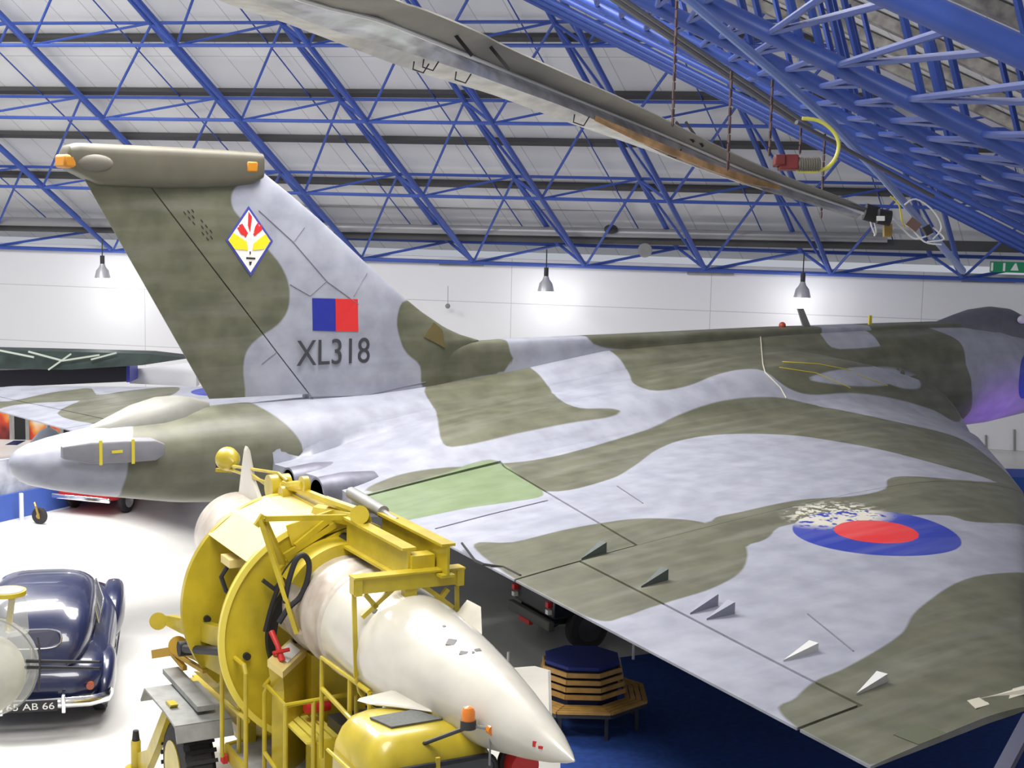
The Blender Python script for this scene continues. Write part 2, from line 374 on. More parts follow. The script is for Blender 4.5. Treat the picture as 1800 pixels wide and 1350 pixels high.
def planpoly(P, sub=4):
    Q = smooth_line(P, True, sub); return [(lambda h: (h.x, h.y))(hit_top(*q)) for q in Q]
def sidepoly(P, y=-.3, sub=4):
    Q = smooth_line(P, True, sub); return [(lambda h: (h.x, h.z))(on(q[0], q[1], 1, y)) for q in Q]
G_plan = [
 [(749,679),(767,724),(779,780),(822,782),(914,761),(1005,743),(1067,734),(1091,724),(1073,718),(1018,717),(981,700),(957,669),(938,651),(914,640),(847,650)],
 [(1045,604),(1070,615),(1091,633),(1106,657),(1115,675),(1152,687),(1207,679),(1256,660),(1299,650),(1342,652),(1385,682),(1427,694),(1495,691),(1568,700),(1641,721),(1686,742),(1720,700),(1700,600),(1640,560),(1400,568),(1200,580)],
 [(865,822),(963,864),(1067,844),(1115,819),(1152,792),(1201,773),(1280,763),(1390,765),(1470,776),(1555,792),(1647,816),(1751,847),(1850,900),(1790,850),(1739,805),(1678,767),(1555,737),(1433,712),(1372,699),(1311,699),(1250,709),(1189,731),(1152,749),(1091,770),(993,798),(932,810)],
 [(620,878),(700,855),(780,832),(865,808),(915,838),(955,870),(883,884),(810,895),(722,913),(690,915)],
 [(640,862),(700,835),(780,822),(850,822),(790,836),(700,858)],
 [(831,960),(902,953),(993,931),(1079,916),(1140,911),(1219,915),(1274,931),(1305,953),(1314,977),(1299,1008),(1250,1035),(1189,1054),(1140,1069),(1097,1084),(1048,1090),(940,1040)],
 [(1250,916),(1311,898),(1403,879),(1500,872),(1555,860),(1560,843),(1592,837),(1678,843),(1830,862),(1840,915),(1714,918),(1640,905),(1396,920),(1348,947),(1305,955)],
 [(1375,1258),(1397,1228),(1433,1197),(1482,1176),(1543,1142),(1586,1112),(1604,1081),(1635,1054),(1678,1026),(1727,1011),(1800,1007),(1900,1020),(1960,1250),(1700,1340),(1530,1380)],
 [(0,706),(0,670),(140,668),(230,668),(180,678),(90,690)],
 [(100,727),(180,694),(300,680),(310,690),(250,715),(185,745)],
]
LEAF = planpoly(G_plan[3]); G_plan = [planpoly(p) for p in G_plan]
GREYP = [planpoly(p) for p in [
 [(1425,560),(1445,590),(1464,612),(1500,612),(1548,607),(1553,596),(1543,570),(1540,550),(1430,555)],
 [(1490,648),(1525,645),(1560,646),(1590,652),(1612,664),(1618,680),(1600,684),(1574,679),(1530,662)],
 [(1420,665),(1500,648),(1560,672),(1540,679),(1480,677)]]]
S_dors = [sidepoly(p) for p in [
 [(718,528),(695,560),(700,600),(712,622),(733,642),(747,678),(850,662),(907,650),(900,620),(890,590),(840,590),(780,568),(740,530)],
 [(1056,575),(1064,612),(1250,612),(1480,612),(1464,610),(1440,590),(1427,560),(1250,560)],
 [(1540,560),(1553,600),(1720,620),(1720,560)]]]
S_fin = [sidepoly(p, -.12) for p in [
 [(140,260),(455,260),(455,304),(440,312),(415,328),(406,348),(412,371),(440,402),(467,435),(492,467),(506,503),(504,544),(485,572),(454,594),(435,617),(429,649),(428,715),(360,720),(250,500),(130,320)],
 [(718,528),(695,560),(700,600),(712,622),(733,642),(747,688),(860,680),(860,590),(800,560)]]]
S_tail = [sidepoly(p, -.7) for p in [[(222,814),(236,770),(262,730),(300,704),(440,700),(470,718),(500,748),(518,785),(520,815),(512,860),(440,900),(240,900)]]]
S_nose = [sidepoly(p, -1.3) for p in [[(1400,560),(1640,560),(1678,581),(1702,602),(1692,640),(1697,680),(1686,760),(1400,760)]]]
def mx(polys, X, Y):
    d = np.full(np.shape(X), -1e3)
    for p in polys: d = np.maximum(d, sdf(p, X, Y))
    return d
def camo_mat(name, sheen=.42, base2=None):
    m = bpy.data.materials.new(name); m.use_nodes = True; nt = m.node_tree; L = nt.links; b = nt.nodes['Principled BSDF']; b.inputs['Roughness'].default_value = sheen
    tc = nt.nodes.new('ShaderNodeTexCoord')
    def attr(n):
        a = nt.nodes.new('ShaderNodeAttribute'); a.attribute_name = n; return a.outputs['Fac']
    def mrange(src, a, b_, lo=0, hi=1):
        r = nt.nodes.new('ShaderNodeMapRange'); r.inputs[1].default_value = a; r.inputs[2].default_value = b_; r.inputs[3].default_value = lo; r.inputs[4].default_value = hi
        L.new(src, r.inputs[0]); return r.outputs[0]
    def mix(f, a, b_, blend='MIX'):
        r = nt.nodes.new('ShaderNodeMixRGB'); r.blend_type = blend
        for i, v in enumerate((f, a, b_)):
            if isinstance(v, (tuple, float, int)): r.inputs[i].default_value = (*v, 1) if isinstance(v, tuple) else v
            else: L.new(v, r.inputs[i])
        return r.outputs[0]
    def noise(sc, det=6, vec=None):
        n = nt.nodes.new('ShaderNodeTexNoise'); n.inputs['Scale'].default_value = sc; n.inputs['Detail'].default_value = det; L.new(vec or tc.outputs['Object'], n.inputs['Vector']); return n.outputs['Fac']
    mp = nt.nodes.new('ShaderNodeMapping'); mp.inputs['Scale'].default_value = (.25, 2.2, 2.2); L.new(tc.outputs['Object'], mp.inputs['Vector'])
    st = noise(1.6, 7, mp.outputs['Vector']); nf = noise(2.2, 8)
    grey = mix(mrange(nf, .35, .65), (.29, .30, .36), (.37, .385, .45)); green = mix(mrange(nf, .35, .65), (.100, .102, .066), (.142, .143, .094))
    c = mix(mrange(attr('camo'), -.02, .02), grey, green)
    c = mix(mrange(attr('leaf'), -.03, .03), c, mix(mrange(nf, .3, .7), (.16, .22, .11), (.21, .27, .15)))
    c = mix(mrange(attr('worn'), .95, .6), c, mix(mrange(noise(9, 3), .50, .54), c, (.62, .60, .50)))
    rd = attr('rd')
    fb = mrange(rd, 1.0, .985); fr = mrange(rd, .51, .495)
    chip = nt.nodes.new('ShaderNodeMath'); chip.operation = 'MULTIPLY'; L.new(mrange(attr('worn'), 1.1, .7), chip.inputs[0]); L.new(mrange(noise(7, 4), .40, .46), chip.inputs[1])
    blue = mix(chip.outputs[0], (.02, .04, .34), (.62, .60, .50))
    c = mix(fb, c, blue); c = mix(fr, c, (.66, .03, .03))
    c = mix(mrange(st, .45, .8, 0, .12), c, (.62, .62, .60))
    c = mix(mrange(st, .40, .25, 0, .12), c, (.08, .08, .08))
    L.new(c, b.inputs['Base Color'])
    bp = nt.nodes.new('ShaderNodeBump'); bp.inputs['Strength'].default_value = .12; bp.inputs['Distance'].default_value = .03; L.new(noise(1.2, 3), bp.inputs['Height']); L.new(bp.outputs['Normal'], b.inputs['Normal'])
    return m
CAMO = camo_mat('camouflage_paint')
RC = hit_top(1540, 934); RR = ((hit_top(1395, 934)-RC).length+(hit_top(1685, 938)-RC).length)/2*1.0
RE = ((hit_top(1540, 896)-RC).length+(hit_top(1540, 973)-RC).length)/2; RR = (RR+RE)/2
WC = hit_top(1465, 903)
NRC = on(1818, 664, 1, -1.45)
def build_camo(name, mb, region, parent=bomber, ang=40):
    V = np.array([tuple(p) for p in mb.v]); X, Y, Z = V.T; S = -X
    if region == 'plan': camo = np.minimum(mx(G_plan, X, Y), -mx(GREYP, X, Y))
    elif region == 'fin': camo = mx(S_fin, X, Z)
    elif region == 'dors': camo = mx(S_dors, X, Z)
    else:
        pl = np.minimum(mx(G_plan, X, Y), -mx(GREYP, X, Y)); camo = np.where(S < 8.4, mx(S_nose, X, Z), np.where(S > 25.2, mx(S_tail, X, Z), pl))
        camo = np.where((S > 8.4) & (S < 8.9), .5, camo)
    at = {'camo': camo, 'leaf': sdf(LEAF, X, Y) if region == 'plan' else np.full(X.shape, -1.), 'rd': np.full(X.shape, 9.), 'worn': np.full(X.shape, 9.)}
    if region == 'plan':
        at['rd'] = np.where(Z > 2.2, np.hypot(X-RC.x, Y-RC.y)/RR, 9)
        mir = np.hypot(X-RC.x, Y+RC.y)/RR; at['rd'] = np.minimum(at['rd'], mir)
        at['worn'] = np.hypot(X-WC.x, (Y-WC.y)*1.2)
    if region == 'body': at['rd'] = np.where(Y < 0, np.hypot(X-NRC.x, Z-NRC.z)/.62, 9)
    mb.T = None
    o = mb.build(name, CAMO, parent, ang, attrs=at, loc=(AX, 0, 0)); o.location = (0, 0, 0); return o
def patch(mb, y0, y1, f0, f1, ny, ns, sgn, cosp=True):
    ys = np.linspace(y0, y1, ny); g = np.linspace(0, 1, ns)
    if cosp: g = .35*g+.65*(1-np.cos(g*PI/2))
    T = []; B = []
    for y in ys:
        dz = -.55*float(sm((y-2.5)/5)) if sgn < 0 else 0
        a, b = float(f0(y)), float(f1(y)); s = a+(b-a)*g; yy = np.full(ns, y)
        zt = wing_top(s, yy); zb = np.minimum(wing_top(s, yy, -1), zt-.015)
        if y > 3.73: zb = np.maximum(zb, 2.2)
        T.append([Vector((-s[i], -y*sgn, zt[i]+dz)) for i in range(ns)]); B.append([Vector((-s[i], -y*sgn, zb[i]+dz)) for i in range(ns)])
    vs = [p for r in T for p in r]+[p for r in B for p in r]; n = ny*ns; fs = []
    for i in range(ny-1):
        for j in range(ns-1):
            a = i*ns+j; q = (a, a+1, a+ns+1, a+ns); fs.append(q); fs.append(tuple(n+k for k in q[::-1]))
    for i in range(ny-1):
        a = i*ns; fs.append((a, a+ns, n+a+ns, n+a)); a = i*ns+ns-1; fs.append((a, n+a, n+a+ns, a+ns))
    for j in range(ns-1):
        a = j; fs.append((a, n+a, n+a+1, a+1)); a = (ny-1)*ns+j; fs.append((a, a+1, n+a+1, n+a))
    mb.add(vs, fs)
for sgn, nm in ((1, 'right'), (-1, 'left')):
    mb = MB(); q = 1 if sgn > 0 else 2
    patch(mb, 1.05, 3.72, LE, TE, 40, 150//q, sgn)
    patch(mb, 3.72, 9.57, LE, lambda y: HG(y), 60//q, 90//q, sgn)
    patch(mb, 9.58, 15.9, LE, lambda y: HG(y), 60//q, 80//q, sgn)
    patch(mb, 15.9, 16.98, LE, TE, 10, 50, sgn)
    build_camo('wing', mb, 'plan')
    for (a, b) in ((3.80 if sgn > 0 else 3.8, 9.55), (9.6, 15.85)):
        mb = MB(); patch(mb, a, b, lambda y: HG(y)+.045, TE, 50//q, 24, sgn, False)
        e = build_camo('elevon', mb, 'plan')
    # jet nozzles
    for y in (1.95, 3.05):
        m_ = MB(); y_ = -y*sgn
        m_.lathe((-24.9, y_, 2.64), (-1, 0, 0), [(0, .30), (.6, .33), (1.15, .28), (1.15, .24), (.7, .22), (.7, .001)], 28)
        m_.build('jet_nozzle', mat('scorched_grey', (.27, .27, .33), .45, .4, noise=.3), bomber, loc=(AX, 0, 0)).location = (0, 0, 0)
    iv = MB()
    iv.b2((-8.6, -1.75*sgn, 2.3), (-8.45, -2.9*sgn, 2.75)); iv.build('engine_intake', DRK, bomber, loc=(AX, 0, 0)).location = (0, 0, 0)
# fuselage loft
mb = MB(); rings = []
ss = np.concatenate([np.linspace(0, 2, 12), np.linspace(2.3, 24, 90), np.linspace(24.3, 30, 34), np.linspace(30.1, 30.54, 8)])
for s in ss:
    t, b_, w_ = itp(s, FT), itp(s, FB), itp(s, FWd); zc = (t+b_)/2; h = (t-b_)/2
    ring = []
    for k in range(72):
        a = 2*PI*k/72; y = w_*math.cos(a); z = zc+h*math.sin(a)
        if 8.3 < s < 25.9 and math.sin(a) > .0: z = max(z, min(t, float(wing_top(s, abs(y)))) if abs(y) < 1.1 else z)-.015
        ring.append(Vector((-s, y, z)))
    rings.append(ring)
mb.loft(rings); build_camo('fuselage', mb, 'body')
# dorsal spine
mb = MB(); rings = []
for s in np.linspace(4.9, 24.7, 100):
    b_ = itp(s, FT)-.12; t = itp(s, [(4.9, 4.7), (5.5, 4.8), (12, 4.87), (17, 4.87), (19.7, 4.88), (20.8, 4.86), (22, 4.7), (24, 4.15), (27, 3.9)]); t = max(t, b_+.02)
    w_ = itp(s, [(4.9, .45), (8, .42), (14, .34), (20, .24), (24, .17), (27, .12)])+.0
    ring = [Vector((-s, w_*1.15, b_-.1))]+[Vector((-s, w_*math.copysign(abs(math.cos(a))**.35, math.cos(a)), b_+(t-b_)*math.sin(a)**.45 if math.sin(a) > 0 else b_)) for a in np.linspace(0, PI, 17)]+[Vector((-s, -w_*1.15, b_-.1))]
    rings.append(ring)
mb.loft(rings); build_camo('dorsal_spine', mb, 'dors')
# fin and rudder
finLE = [on(*p, 1, 0) for p in [(455,296),(470,310),(510,342),(560,385),(600,422),(640,460),(670,488),(700,515),(740,548),(780,575),(810,589),(840,597)]]
finTE = [on(150, 318, 1, 0), on(370, 705, 1, 0)]; finH = [on(253, 318, 1, 0), on(540, 697, 1, 0)]
LEz = sorted([(p.z, p.x) for p in finLE])
def fx(z, tab): return float(np.interp(z, [t[0] for t in tab], [t[1] for t in tab]))
def linz(P, z): a, b = P; return a.x+(b.x-a.x)*(z-a.z)/(b.z-a.z)
def fthick(z): return .26-.15*(z-3.8)/4.4
def finmesh(x0f, x1f, z0, z1, nz, nx):
    mb = MB(); rings = []
    for z in np.linspace(z0, z1, nz):
        te, le = linz(finTE, z), max(fx(z, LEz), linz(finTE, z)+1); a, b = x0f(z), x1f(z); T = fthick(z)
        xs = [a+(b-a)*t for t in (1-np.cos(np.linspace(0, PI, nx)))/2]
        def hw(x):
            c = (le-x)/(le-te); return max(T*2*float(airf(c))*.5*1.9*.5+.012, .012)
        rings.append([Vector((x, -hw(x), z)) for x in xs]+[Vector((x, hw(x), z)) for x in xs[::-1]])
    mb.loft(rings); return mb
zt = finLE[0].z
build_camo('fin', finmesh(lambda z: linz(finH, z)+.03, lambda z: fx(z, LEz), 3.75, zt, 70, 40), 'fin')
build_camo('rudder', finmesh(lambda z: linz(finTE, z), lambda z: linz(finH, z), 3.99, zt-.06, 60, 24), 'fin')
def mloc(o): o.location = (0, 0, 0); return o
def bp_(name, mb, m, parent=bomber, label=None, **k):
    o = mb.build(name, m, parent, loc=(AX, 0, 0), **k); o.location = (0, 0, 0)
    if label: o['label'] = label
    return o
DG = mat('fin_tip_green', (.105, .098, .07), .45, noise=.2, nscale=1.5)
m_ = MB(); rings = []
P0, P1 = on(112, 262, 1, 0), on(455, 270, 1, 0)
for t, zt_, zb_, w_ in [(0, 8.58, 8.26, .22), (.012, 8.66, 8.22, .26), (.06, 8.71, 8.14, .27), (.15, 8.71, 7.98, .25), (.5, 8.70, 7.94, .25), (.8, 8.68, 7.98, .25), (.95, 8.66, 8.06, .255), (1, 8.64, 8.16, .25)]:
    x = P0.x+(P1.x-P0.x)*t; zc = (zt_+zb_)/2; h = (zt_-zb_)/2
    rings.append([Vector((x, w_*math.copysign(abs(math.cos(a))**.45, math.cos(a)), zc+h*math.copysign(abs(math.sin(a))**.5, math.sin(a)))) for a in np.linspace(0, 2*PI, 25)[:-1]])
m_.loft(rings); ft = bp_('fin_tip_fairing', m_, DG)
OC = mat('amber_cap', (.50, .20, .015), .4)
for px0, px1 in ((113, 138), (433, 456)):
    a, b = on(px0, 285, 1, -.27), on(px1, 285, 1, -.27)
    o = MB().b2((a.x, -.262, 8.26), (b.x, .262, 8.50)).build('amber_cap', OC, ft, loc=(AX, 0, 0), bevel=.05); o.location = (0, 0, 0)
m_ = MB(); a, b = on(140, 285, 1, -.27), on(185, 285, 1, -.27)
m_.sphere((a.x+.28, -.23, 8.36), .36, 16, 10, (1, .2, .45)); o = m_.build('radome_blister', mat('dull_brown_grey', (.12, .11, .09), .5), ft, loc=(AX, 0, 0)); o.location = (0, 0, 0)
# parachute fairing on the tail, ecm plate
m_ = MB(); rings = []
tp = [(29.15, 3.6, .04), (28.8, 3.74, .3), (28.3, 3.96, .42), (27.8, 4.09, .46), (27.4, 4.10, .42), (27.05, 4.03, .28), (26.75, 3.93, .05)]
for s, z, w_ in tp: rings.append([Vector((-s, w_*math.cos(a), 3.45+(z-3.45)*math.sin(a))) for a in np.linspace(0, PI, 17)])
m_.loft(rings); bp_('parachute_fairing', m_, mat('pale_tail_paint', (.27, .27, .24), .4, noise=.15))
e0, e1 = on(108, 797, 1, -.72), on(285, 790, 1, -.95)
m_ = MB(); rings = []
for t, h, w_ in [(0, .10, .06), (.02, .12, .10), (.25, .20, .2), (.6, .21, .2), (.9, .19, .17), (.98, .12, .14), (1, .10, .1)]:
    c = e0.lerp(e1, t)+Vector((0, -.02, .02))
    rings.append([c+Vector((0, w_*math.copysign(abs(math.cos(a))**.25, math.cos(a)), h*math.copysign(abs(math.sin(a))**.25, math.sin(a)))) for a in np.linspace(0, 2*PI, 21)[:-1]])
m_.loft(rings); ecm = bp_('aerial_plate', m_, mat('plate_grey', (.27, .27, .30), .45, noise=.2))
YM = mat('yellow_marking', (.75, .62, .05), .5)
for t in (.34, .66):
    c = e0.lerp(e1, t); o = MB().box(c+Vector((0, -.22, .02)), (.055, .02, .44)).build('yellow_band', YM, ecm, loc=(AX, 0, 0)); o.location = (0, 0, 0)
    MB()
c = e0.lerp(e1, .5); o = MB().box(c+Vector((0, -.235, .03)), (.2, .01, .05)).build('yellow_stencil', YM, ecm, loc=(AX, 0, 0)); o.location = (0, 0, 0)
# canopy
m_ = MB(); rings = []
for s, z, w_ in [(6.0, 4.78, .12), (5.4, 4.88, .45), (4.8, 5.0, .62), (4.2, 5.12, .72), (3.5, 5.17, .74), (2.8, 5.1, .68), (2.2, 4.9, .55), (1.7, 4.6, .35)]:
    zb_ = itp(s, FT)-.35; rings.append([Vector((-s, w_*math.cos(a)*(1 if math.sin(a) > .1 else 1.05), zb_+(z-zb_)*max(math.sin(a), 0)**.8)) for a in np.linspace(0, PI, 21)])
m_.loft(rings); cn = bp_('canopy', m_, mat('canopy_paint', (.13, .13, .16), .35, noise=.2))
m_ = MB(); m_.sphere((-2.9, -.62, 4.84), .2, 12, 8, (1.2, .3, .6)); o = m_.build('side_window', mat('pale_glass', (.75, .75, .75), .1), cn, loc=(AX, 0, 0)); o.location = (0, 0, 0)
# aerials and beacon on the spine
a = on(1418, 576, 1, 0); m_ = MB(); m_.prism([(a.x-.12, -.02, 4.82), (a.x+.14, -.02, 4.82), (a.x-.16, -.02, 5.30), (a.x-.36, -.02, 5.30)], (0, .04, 0)); bp_('blade_aerial', m_, GRY)
a = on(1529, 571, 1, 0); bp_('yellow_aerial', MB().b2((a.x-.05, -.02, 4.8), (a.x+.05, .02, 5.06)), YM, label='small yellow aerial')
a = on(1375, 576, 1, 0); bp_('beacon', MB().sphere((a.x, 0, 4.9), .09, 12, 8), mat('dull_red', (.4, .06, .03), .4))
# markings
def finface(z, x):
    te, le = linz(finTE, z), fx(z, LEz); c = (le-x)/(le-te); return -(fthick(z)*2*float(airf(c))*.5*1.9*.5+.012)
def decal(name, P, m, off=.012, label=None):
    m_ = MB(); V = []
    for px, py in P:
        p = on(px, py, 1, -.2); p = on(px, py, 1, finface(p.z, p.x)-off); V.append(p)
    m_.prism(V, (0, .006, 0)); return bp_(name, m_, m, label=label, smooth=False)
decal('flash_blue_half', [(549,524),(589.5,525),(590.5,582),(550,581)], BLUR); decal('flash_red_half', [(590,525),(629,526),(630,582.5),(590.5,582)], REDR)
decal('emblem_border', [(437,362),(480,424),(441,486),(397,422)], mat('emblem_blue', (.06, .07, .35), .5), .012)
decal('emblem_field', [(437.5,369),(475.5,424),(440.5,479),(401.5,422)], mat('emblem_white', (.85, .84, .80), .5), .02)
EY = mat('emblem_yellow', (.85, .72, .02), .5)
decal('emblem_yellow_panel', [(402,423),(410,409),(434,425),(436,440),(413,438)], EY, .027); decal('emblem_yellow_panel', [(475,424),(467,411),(446,428),(444,440),(464,438)], EY, .027)
for P in ([(437,372),(443,381),(440,408),(436,396)], [(420,396),(426,393),(436,410),(432,418)], [(417,400),(422,399),(431,415),(424,412)], [(459,394),(461,404),(448,415),(445,412)], [(449,398),(454,390),(456,400),(446,409)]):
    decal('emblem_red_ray', P, REDR, .027)
for P in ([(439,442),(441,442),(441,447),(439,447)], [(433,452),(449,453),(449,456),(433,455)], [(438,460),(443,460),(441,466),(439,466)]):
    decal('emblem_dark_bar', P, BLK, .027)
LET = mat('serial_grey', (.05, .05, .06), .55)
p0, p1 = on(525, 598, 1, -.3), on(653, 639, 1, -.3); zc = (p0.z+p1.z)/2; xc = (p0.x+p1.x)/2
text_mesh('serial_lettering', 'XL318', p1.x-p0.x, abs(p0.z-p1.z)*.95, LET, bomber, (xc-AX, finface(zc, xc)-.03, zc), (PI/2, 0, 0), .006)
for k in range(3):     # stencil lines on the fin
    for i in range(6):
        a0 = (323+k*7+i*8, 371+k*-2+i*9)
        if (i+k) % 4 == 3: continue
        decal('stencil_mark', [a0, (a0[0]+4, a0[1]+5), (a0[0]+4, a0[1]+7), (a0[0], a0[1]+2)], BLK, .01)
decal('fin_panel', [(762,566),(778,580),(783,612),(745,592)], mat('panel_ochre', (.12, .095, .035), .55), .03)
# panel seams on the fin
SEAM = mat('seam_grey', (.16, .16, .20), .7)
def seam_side(P, r=.010):
    V = []
    for px, py in P:
        p = on(px, py, 1, -.2); V.append(on(px, py, 1, finface(p.z, p.x)-.003))
    bp_('panel_seam', MB().tube(V, r, 5), SEAM)
seam_side([(455,370),(515,425),(575,495),(630,535)]); seam_side([(535,400),(515,427)]); seam_side([(575,493),(545,520),(510,500)]); seam_side([(645,480),(622,520)]); seam_side([(460,640),(485,620)])
seam_side([(545,698),(640,696),(748,672)], .012)
# seams and lines on the wing surface
def seam_top(P, m=SEAM, r=.012, name='panel_seam'):
    V = []
    for i in range(len(P)-1):
        for t in np.linspace(0, 1, 14)[:-1]:
            q = hit_top(P[i][0]+(P[i+1][0]-P[i][0])*t, P[i][1]+(P[i+1][1]-P[i][1])*t); V.append(q+Vector((0, 0, .004)))
    V.append(hit_top(*P[-1])); bp_(name, MB().tube(V, r, 5), m)
seam_top([(765,930),(860,905),(963,880)]); seam_top([(1060,980),(1140,930)]) if False else None
seam_top([(1085,855),(1130,885)]); seam_top([(1420,1080),(1500,1145)])
SL = mat('sealant', (.55, .52, .42), .6)
seam_top([(1337,592),(1341,640),(1345,655),(1372,682),(1382,700)], SL, .016, 'sealant_strip')
for P in ([(1370,646),(1435,656),(1495,682)], [(1375,636),(1440,640),(1500,652)], [(1505,658),(1560,678)]): seam_top(P, YM, .010, 'walkway_line')
# wing vanes
for i, (a, b, h, c) in enumerate([((1022,984),(1060,970),.16,0),((1127,1033),(1168,1018),.16,0),((1213,1080),(1255,1063),.16,1),((1242,1090),(1285,1077),.16,1),((1377,1163),(1430,1142),.1,2),((1505,1222),(1550,1197),.1,2)]):
    p, q = hit_top(*a), hit_top(*b); q = Vector((q.x, p.y, q.z)) if False else q
    d = (q-p).normalized(); n = Vector((-d.y, d.x, 0))*.035
    m_ = MB(); m_.add([p, q-n*2, q+n*2, q-n*2+Vector((0, 0, h)), q+n*2+Vector((0, 0, h)), p+Vector((0, 0, .02))], [(0, 1, 2), (5, 4, 3), (1, 3, 4, 2), (0, 5, 3, 1), (0, 2, 4, 5)])
    bp_('wing_vane', m_, [mat('vane_green', (.08, .10, .09), .6), mat('vane_grey', (.26, .27, .34), .5), mat('vane_white', (.7, .7, .68), .5)][c], smooth=False)
V = [hit_top(*q)+Vector((0, 0, .006)) for q in [(1700,1233),(1800,1207),(1860,1200),(1800,1222),(1715,1247)]]
bp_('white_marking', MB().prism(V, (0, 0, .006)), mat('worn_white', (.6, .57, .46), .6), smooth=False)
V = [hit_top(*q)+Vector((0, 0, .004)) for q in [(1570,1292),(1620,1272),(1665,1290),(1615,1310)]]
bp_('access_panel', MB().prism(V, (0, 0, .004)), mat('panel_green', (.10, .11, .065), .6), smooth=False)
# cable hanging from the trailing edge
V = [on(812, 955, 2, 2.7), on(835, 985, 2, 2.62), on(850, 992, 2, 2.62), on(885, 997, 2, 2.6), on(915, 1012, 2, 2.6)]
bp_('trailing_cable', MB().tube(V, .02, 6), BLK)
# landing gear
def wheel(m_, c, ax, r, w_, n=28):
    c = Vector(c); ax = Vector(ax).normalized()
    m_.tube([c-ax*w_/2, c-ax*w_/2*.9, c-ax*w_*.3, c+ax*w_*.3, c+ax*w_/2*.9, c+ax*w_/2], [r*.62, r*.9, r, r, r*.9, r*.62], n)
for y in (4.7, -4.7):
    g = bp_('main_gear_leg', MB().tube([(-15.8, y, 2.4), (-15.8, y, .5)], .14, 12).bar((-15.2, y, .5), (-16.4, y, .5), .2, .2), WHB)
    m_ = MB()
    for dx in (-.45, .45):
        for dy in (-.28, .28): wheel(m_, (-15.8+dx, y+dy, .345), (0, 1, 0), .345, .22)
    o = m_.build('main_wheels', TYR, g, loc=(AX, 0, 0)); o.location = (0, 0, 0)
g = bp_('nose_gear_leg', MB().tube([(-7.0, 0, 2.1), (-7.0, 0, .38)], .11, 12), WHB)
m_ = MB(); wheel(m_, (-7, .22, .38), (0, 1, 0), .38, .2); wheel(m_, (-7, -.22, .38), (0, 1, 0), .38, .2); o = m_.build('nose_wheels', TYR, g, loc=(AX, 0, 0)); o.location = (0, 0, 0)
spot('violet_lamp', (-4.2, -3.2, .4), (-4.2, -1.0, 2.4), 260, (.45, .15, 1), 1.3)
# ------------------------------------------------------------------ missile and its transporter
LA = Vector((-29.43, -6.95, 0)); la = Vector((-.12005, -.99277, 0)); ll = Vector((.99277, -.12005, 0)); LRZ = math.atan2(la.y, la.x)
def LT(px, py, ax=None, lat=None, z=None):
    d = ray(px, py)
    if z is not None: t = (z-CP.z)/d.z
    elif lat is not None: t = (lat-(CP-LA).dot(ll))/d.dot(ll)
    else: t = (ax-(CP-LA).dot(la))/d.dot(la)
    p = CP+d*t-LA; return Vector((p.dot(la), p.dot(ll), p.z))
missile = thing('missile', 'long white stand-off missile with pointed nose lying over the yellow transporter', 'missile', (LA.x, LA.y, 0), LRZ)
ZM = 3.1
prof = [(-.32, .01), (-.30, .25), (-.18, .47), (.1, .60), (.5, .64), (2, .645), (3.9, .645), (3.95, .665), (4.02, .665), (4.05, .645), (4.5, .645), (4.54, .66), (4.60, .66), (4.63, .645), (5.0, .64), (5.04, .655), (5.12, .655), (5.15, .64), (5.9, .635), (6.4, .61), (6.9, .565), (7.4, .505), (7.9, .43), (8.4, .34), (8.9, .235), (9.25, .145), (9.5, .06), (9.62, .008)]
WST = mat('stained_missile_white', (.66, .61, .53), .35, nscale=2.6, c2=(.44, .36, .30), coat=.2)
pr_r = [q for q in prof if q[0] <= 5.15]; pr_f = [q for q in prof if q[0] >= 5.15]
MB().tube([(a, 0, ZM) for a, _ in pr_r], [r for _, r in pr_r], 56).build('rear_body', WST, missile, ang=50)['label'] = 'stained banded rear body section'
MB().tube([(a, 0, ZM) for a, _ in pr_f], [r for _, r in pr_f], 56).build('nose_body', WHT, missile, ang=50)
def fin_(name, P, off, m=WHT, par=missile):
    mb = MB(); off = Vector(off); c = sum((Vector(p) for p in P), Vector())/len(P); n = len(P)
    mb.add([Vector(p) for p in P]+[c+(Vector(p)-c)*.86+off for p in P]+[c+(Vector(p)-c)*.86-off for p in P],
           [tuple(n+i for i in range(n)), tuple(2*n+i for i in range(n))[::-1]]+[(i, (i+1) % n, n+(i+1) % n, n+i) for i in range(n)]+[((i+1) % n, i, 2*n+i, 2*n+(i+1) % n) for i in range(n)])
    return mb.build(name, m, par, ang=20)
CANL = [LT(*q, z=2.98) for q in [(718,1206),(632,1227),(628,1232),(650,1238),(700,1243),(780,1254),(835,1272),(870,1276),(800,1225)]]
fin_('canard', CANL, (0, 0, .015))
fin_('canard', [(7.0, .45, 3.08), (7.1, 1.0, 3.08), (7.3, 1.08, 3.08), (8.85, .22, 3.08), (8.7, .1, 3.08)], (0, 0, .02))
fin_('tail_fin', [(.25, 0, 3.6), (.42, 0, 4.1), (.55, 0, 4.44), (.66, 0, 4.44), (.95, 0, 4.0), (1.45, 0, 3.65)], (0, .03, 0))
fin_('rear_wing', [(.3, .5, ZM), (.5, 1.5, ZM), (.9, 1.9, ZM), (1.2, 1.9, ZM), (3.4, .6, ZM)], (0, 0, .03))
BOX = mat('hatch_grey', (.20, .20, .20), .5)
